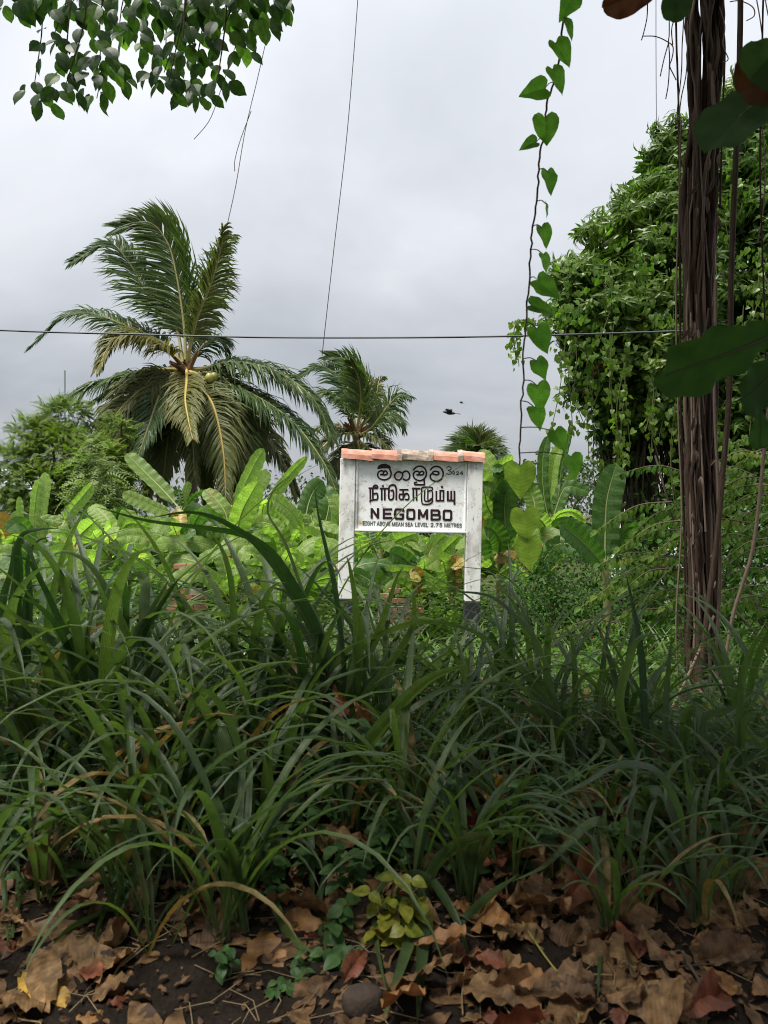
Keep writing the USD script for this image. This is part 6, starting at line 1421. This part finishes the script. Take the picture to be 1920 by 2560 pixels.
for lab, b, tip, d, mt, tp, tl in [
        ('dark red dead leaf leaning in the central grass clump', Q('zB', 500, 810), Q('zB', 600, 980), 2.95, 'dry_red', DL[2], (-.5, -.8, .3)),
        ('orange brown dead leaf hanging in the central grass clump', Q('zB', 640, 910), Q('zB', 720, 1060), 2.9, 'dry_orange', DL[0], (.3, -1, .2)),
        ('yellow dead leaf hanging in the grass right of the middle', Q('zE', 1540, 90), Q('zE', 1650, 210), 2.6, 'dry_yellow', DL[1], (0, -1, .4)),
        ('second yellow dead leaf just below the first one right of the middle', Q('zE', 1480, 230), Q('zE', 1580, 310), 2.5, 'dry_yellow', DL[3], (.2, -1, .4)),
        ('brown dead leaf in the dark heart of the left grass clump', Q('zA', 700, 1230), Q('zA', 900, 1260), 3.0, 'dry_red', DL[1], (0, -1, .4)),
        ('orange withered leaf standing in the weeds left of the root bundle', Q('zC', 600, 820), Q('zC', 605, 900), 6.4, 'dry_orange', DL[2], (0, -1, .2))]:
    dry_leaf(lab, b, tip, d, mt, tp, tl)
named = [((330, 1040), (500, 740), 'long reddish dry leaf leaning up from the litter right of the middle', 'dry_red', 2), ((190, 1120), (480, 1240), 'large tan dry leaf below the leaning reddish one', 'dry', 3), ((610, 1280), (720, 1010), 'pale folded dry leaf standing upright in the right litter', 'dry', 2), ((1200, 760), (1420, 1050), 'big brown curled dry leaf at the foot of the right grass clump', 'dry', 5),
         ((1440, 960), (1640, 1180), 'broad brown dry leaf at the right edge of the litter', 'dry', 3), ((1160, 1250), (1350, 1200), 'warm tan dry leaf right of the middle of the litter', 'dry_orange', 0), ((770, 1430), (880, 1700), 'long rust dry leaf reaching the bottom edge', 'dry', 2), ((1560, 1560), (1700, 1480), 'round pale tan dry leaf at the bottom right corner', 'dry_orange', 1), ((1040, 1400), (1230, 1560), 'flat dark tan dry leaf between the pale twigs', 'dry', 0), ((800, 1170), (1000, 1240), 'crumpled tan dry leaf under the hanging green blade', 'dry', 4), ((1240, 1400), (1450, 1540), 'curled ochre dry leaf low at the right', 'dry_orange', 5), ((20, 1500), (120, 1640), 'orange dry leaf at the bottom edge beside the yellow stem', 'dry_orange', 1), ((740, 830), (1100, 780), 'long flat brown dry leaf under the right grass', 'dry', 1), ((1320, 775), (1680, 800), 'pale flat dry leaf edge at the right border', 'dry', 4), ((850, 310), (990, 440), 'dark red brown dry leaf under the silvery bent blade', 'dry_red', 3)]
for a, b, lab, mt, q in named:
    rr = np.random.default_rng(a[0]); lay(lab, 'zF', a, b, mt, DL[q], (rr.normal(0, .4), -.7, .8), raise_=.015)
def dl_label(x, y):
    a = 'at the far left' if x < -.75 else 'left of the middle' if x < -.1 else 'under the yellowing weed' if x < .3 else 'right of the yellowing weed' if x < .8 else 'at the far right'
    b = 'on the bare front soil' if y < 2.1 else 'half way up the bank' if y < 2.6 else 'under the bank grass'
    return f'brown dry leaf {b} {a}', 'dry leaf', f'dry leaves {b} {a}'


rng = np.random.default_rng(501)
for k in range(270):
    right = rng.random() < .68
    x = rng.uniform(.18, 1.5) if right else rng.uniform(-1.35, .35)
    y = rng.uniform(1.75, 2.75 if right else 2.6) if k % 4 else rng.uniform(2.6, 3.6)
    b = np.array([x, y, float(gz(x, y)) + rng.uniform(.004, .035)])
    if not right and -.55 < x < -.1 and y < 2.25 and rng.random() < .8: continue
    az = rng.uniform(0, 6.28); L = rng.uniform(.06, .19)
    tl = nrm(np.array([rng.normal(0, .6), rng.normal(-.3, .6), 1]))
    dirn = np.array([math.cos(az), math.sin(az), rng.uniform(-.05, .30)])
    q = DL[rng.integers(6)]
    v_, f_ = crumple(*scatter(q, [b], [dirn], [tl], [L]), L, k * 3.3); v_[:, 2] += np.maximum(0, (gz(v_[:, 0], v_[:, 1]) + .003 - v_[:, 2]).max() * .7)
    solo('dry_leaf', (v_, f_), M[rng.choice(['dry', 'dry', 'dry', 'dry', 'dry', 'dry', 'dry', 'dry_orange', 'dry_red'])],
         *dl_label(x, y), smooth=True, uv=q[2])
u, v, d = at_ground('zE', 700, 1620)
sto = trimesh.creation.icosphere(3, .05); sv = np.array(sto.vertices); sv *= (1 + .28 * (meshkit.fbm(sv * 22, 3, 3) - .5))[:, None] * [1.05, .8, .95]
sv[:, 2] = np.where(sv[:, 2] > .028, .028 + (sv[:, 2] - .028) * .4, sv[:, 2])
so = P(u, v, d); solo('stone', (sv + so + [0, 0, .018], np.array(sto.faces)), M['stone'], 'brown fist sized stone at the bottom edge in the middle', 'stone', smooth=40)
rng = np.random.default_rng(510)
for lab, zn, pts, r, mt in [
        ('thin yellow bare stem arching to the bottom edge right of the middle', 'zF', [(-20, 940), (100, 1140), (240, 1350), (380, 1510), (430, 1560), (432, 1720)], .0032, 'stem_yellow'), ('forked grey twig lying in the right litter', 'zF', [(860, 1300), (960, 1360), (1010, 1440), (1040, 1560), (1040, 1720)], .004, 'twig'),
        ('pale crooked twig in the right litter beside the forked one', 'zF', [(1105, 1285), (1140, 1360), (1210, 1470), (1250, 1600), (1260, 1720)], .005, 'twig'), ('long thin twig lying across the right litter', 'zF', [(1040, 1385), (1250, 1370), (1450, 1350), (1680, 1340)], .0028, 'twig'), ('bent tan stalk lying at the bottom right of the middle', 'zF', [(110, 1560), (180, 1460), (300, 1410), (450, 1430), (650, 1440)], .0036, 'straw'),
        ('straw stalk on the soil at the lower left', 'zD', [(720, 1480), (780, 1370), (900, 1260), (860, 1230)], .003, 'straw'), ('thin straw crossing the dark soil patch', 'zD', [(780, 1380), (1000, 1210), (1100, 1150)], .0022, 'straw'), ('pale straw pair at the bottom edge beside the yellow stem', 'zE', [(1320, 1330), (1450, 1440), (1560, 1580), (1650, 1700)], .0026, 'straw'), ('thin dry stalk rising in the litter in the middle', 'zE', [(1340, 1700), (1335, 1560), (1360, 1370)], .002, 'straw'), ('pale curved dead root hanging at the right of the yellowing weed', 'zE', [(1659, 680), (1620, 850), (1659, 1010)], .003, 'straw')]:
    w = []
    for a, b in pts:
        u, v, d = at_ground(zn, a, b); q = P(u, v, d); w.append(q + [0, 0, .018])
    t = thing('twig' if mt != 'stem_yellow' else 'bare_stem', lab, 'twig' if mt != 'stem_yellow' else 'stem', w[0])
    part(t, 'stick', tube(spline(w, 22), np.linspace(r, r * .75, 22), 5), M[mt], smooth=60)
    if 'forked' in lab:
        u, v, d = at_ground('zF', 1090, 1560); e = P(u, v, d) + [0, 0, .018]; u, v, d = at_ground('zF', 1150, 1700); e2 = P(u, v, d) + [0, 0, .018]
        part(t, 'fork', tube(spline([w[3], e, e2], 8), .003, 5), M[mt])
# the lower layer of the litter: broken old leaves pressed into the soil
LL = outline_leaf(ALM[::2], .4, .4, .05, 71, 2); LB = []
for k in range(620):
    x = rng.uniform(-1.7, 1.8); y = rng.uniform(1.7, 3.3)
    if -.6 < x < -.15 and y < 2.1 and rng.random() < .75: continue
    L = rng.uniform(.05, .15); az = rng.uniform(0, 6.28)
    v_, f_ = crumple(*scatter(LL, [[x, y, float(gz(x, y)) + .006]], [[math.cos(az), math.sin(az), rng.uniform(-.03, .15)]], [[rng.normal(0, .35), rng.normal(-.1, .35), 1]], [L]), L, k * 2.7)
    v_[:, 2] = np.maximum(v_[:, 2], gz(v_[:, 0], v_[:, 1]) + .004); LB.append((v_, f_))
solo('leaf_litter', cat(LB), M['dry'], 'lower layer of broken old leaves pressed into the soil of the bank', 'leaf litter', kind='stuff', smooth=True)
# crumbs of leaf and straw over the soil
n = 4200; x = rng.uniform(-1.6, 1.7, n); y = rng.uniform(1.7, 3.3, n)
pp = np.stack([x, y, gz(x, y) + rng.uniform(.001, .012, n)], 1)
solo('leaf_debris', scatter(OVAL, pp, rdir(rng, n) * [1, 1, .35], nrm(rng.normal(size=(n, 3)) * .5 + [0, 0, 1]), rng.uniform(.008, .034, n)), M['dry'], 'crumbs of dead leaf strewn over the soil of the bank', 'leaf debris', kind='stuff')
sm = []
for k in range(420):
    b = np.array([rng.uniform(-1.5, 1.6), rng.uniform(1.7, 3.4), 0]); az = rng.uniform(0, 6.28); L = rng.uniform(.04, .2)
    q = np.array([b, b + [math.cos(az) * L * .5, math.sin(az) * L * .5, 0], b + [math.cos(az + .3) * L, math.sin(az + .3) * L, 0]]); q[:, 2] = gz(q[:, 0], q[:, 1]) + .012
    sm.append(tube(q, .0013, 3, False))
solo('straw_litter', cat(sm), M['straw'], 'thin straw and rootlets lying on the soil of the bank', 'straw', kind='stuff')
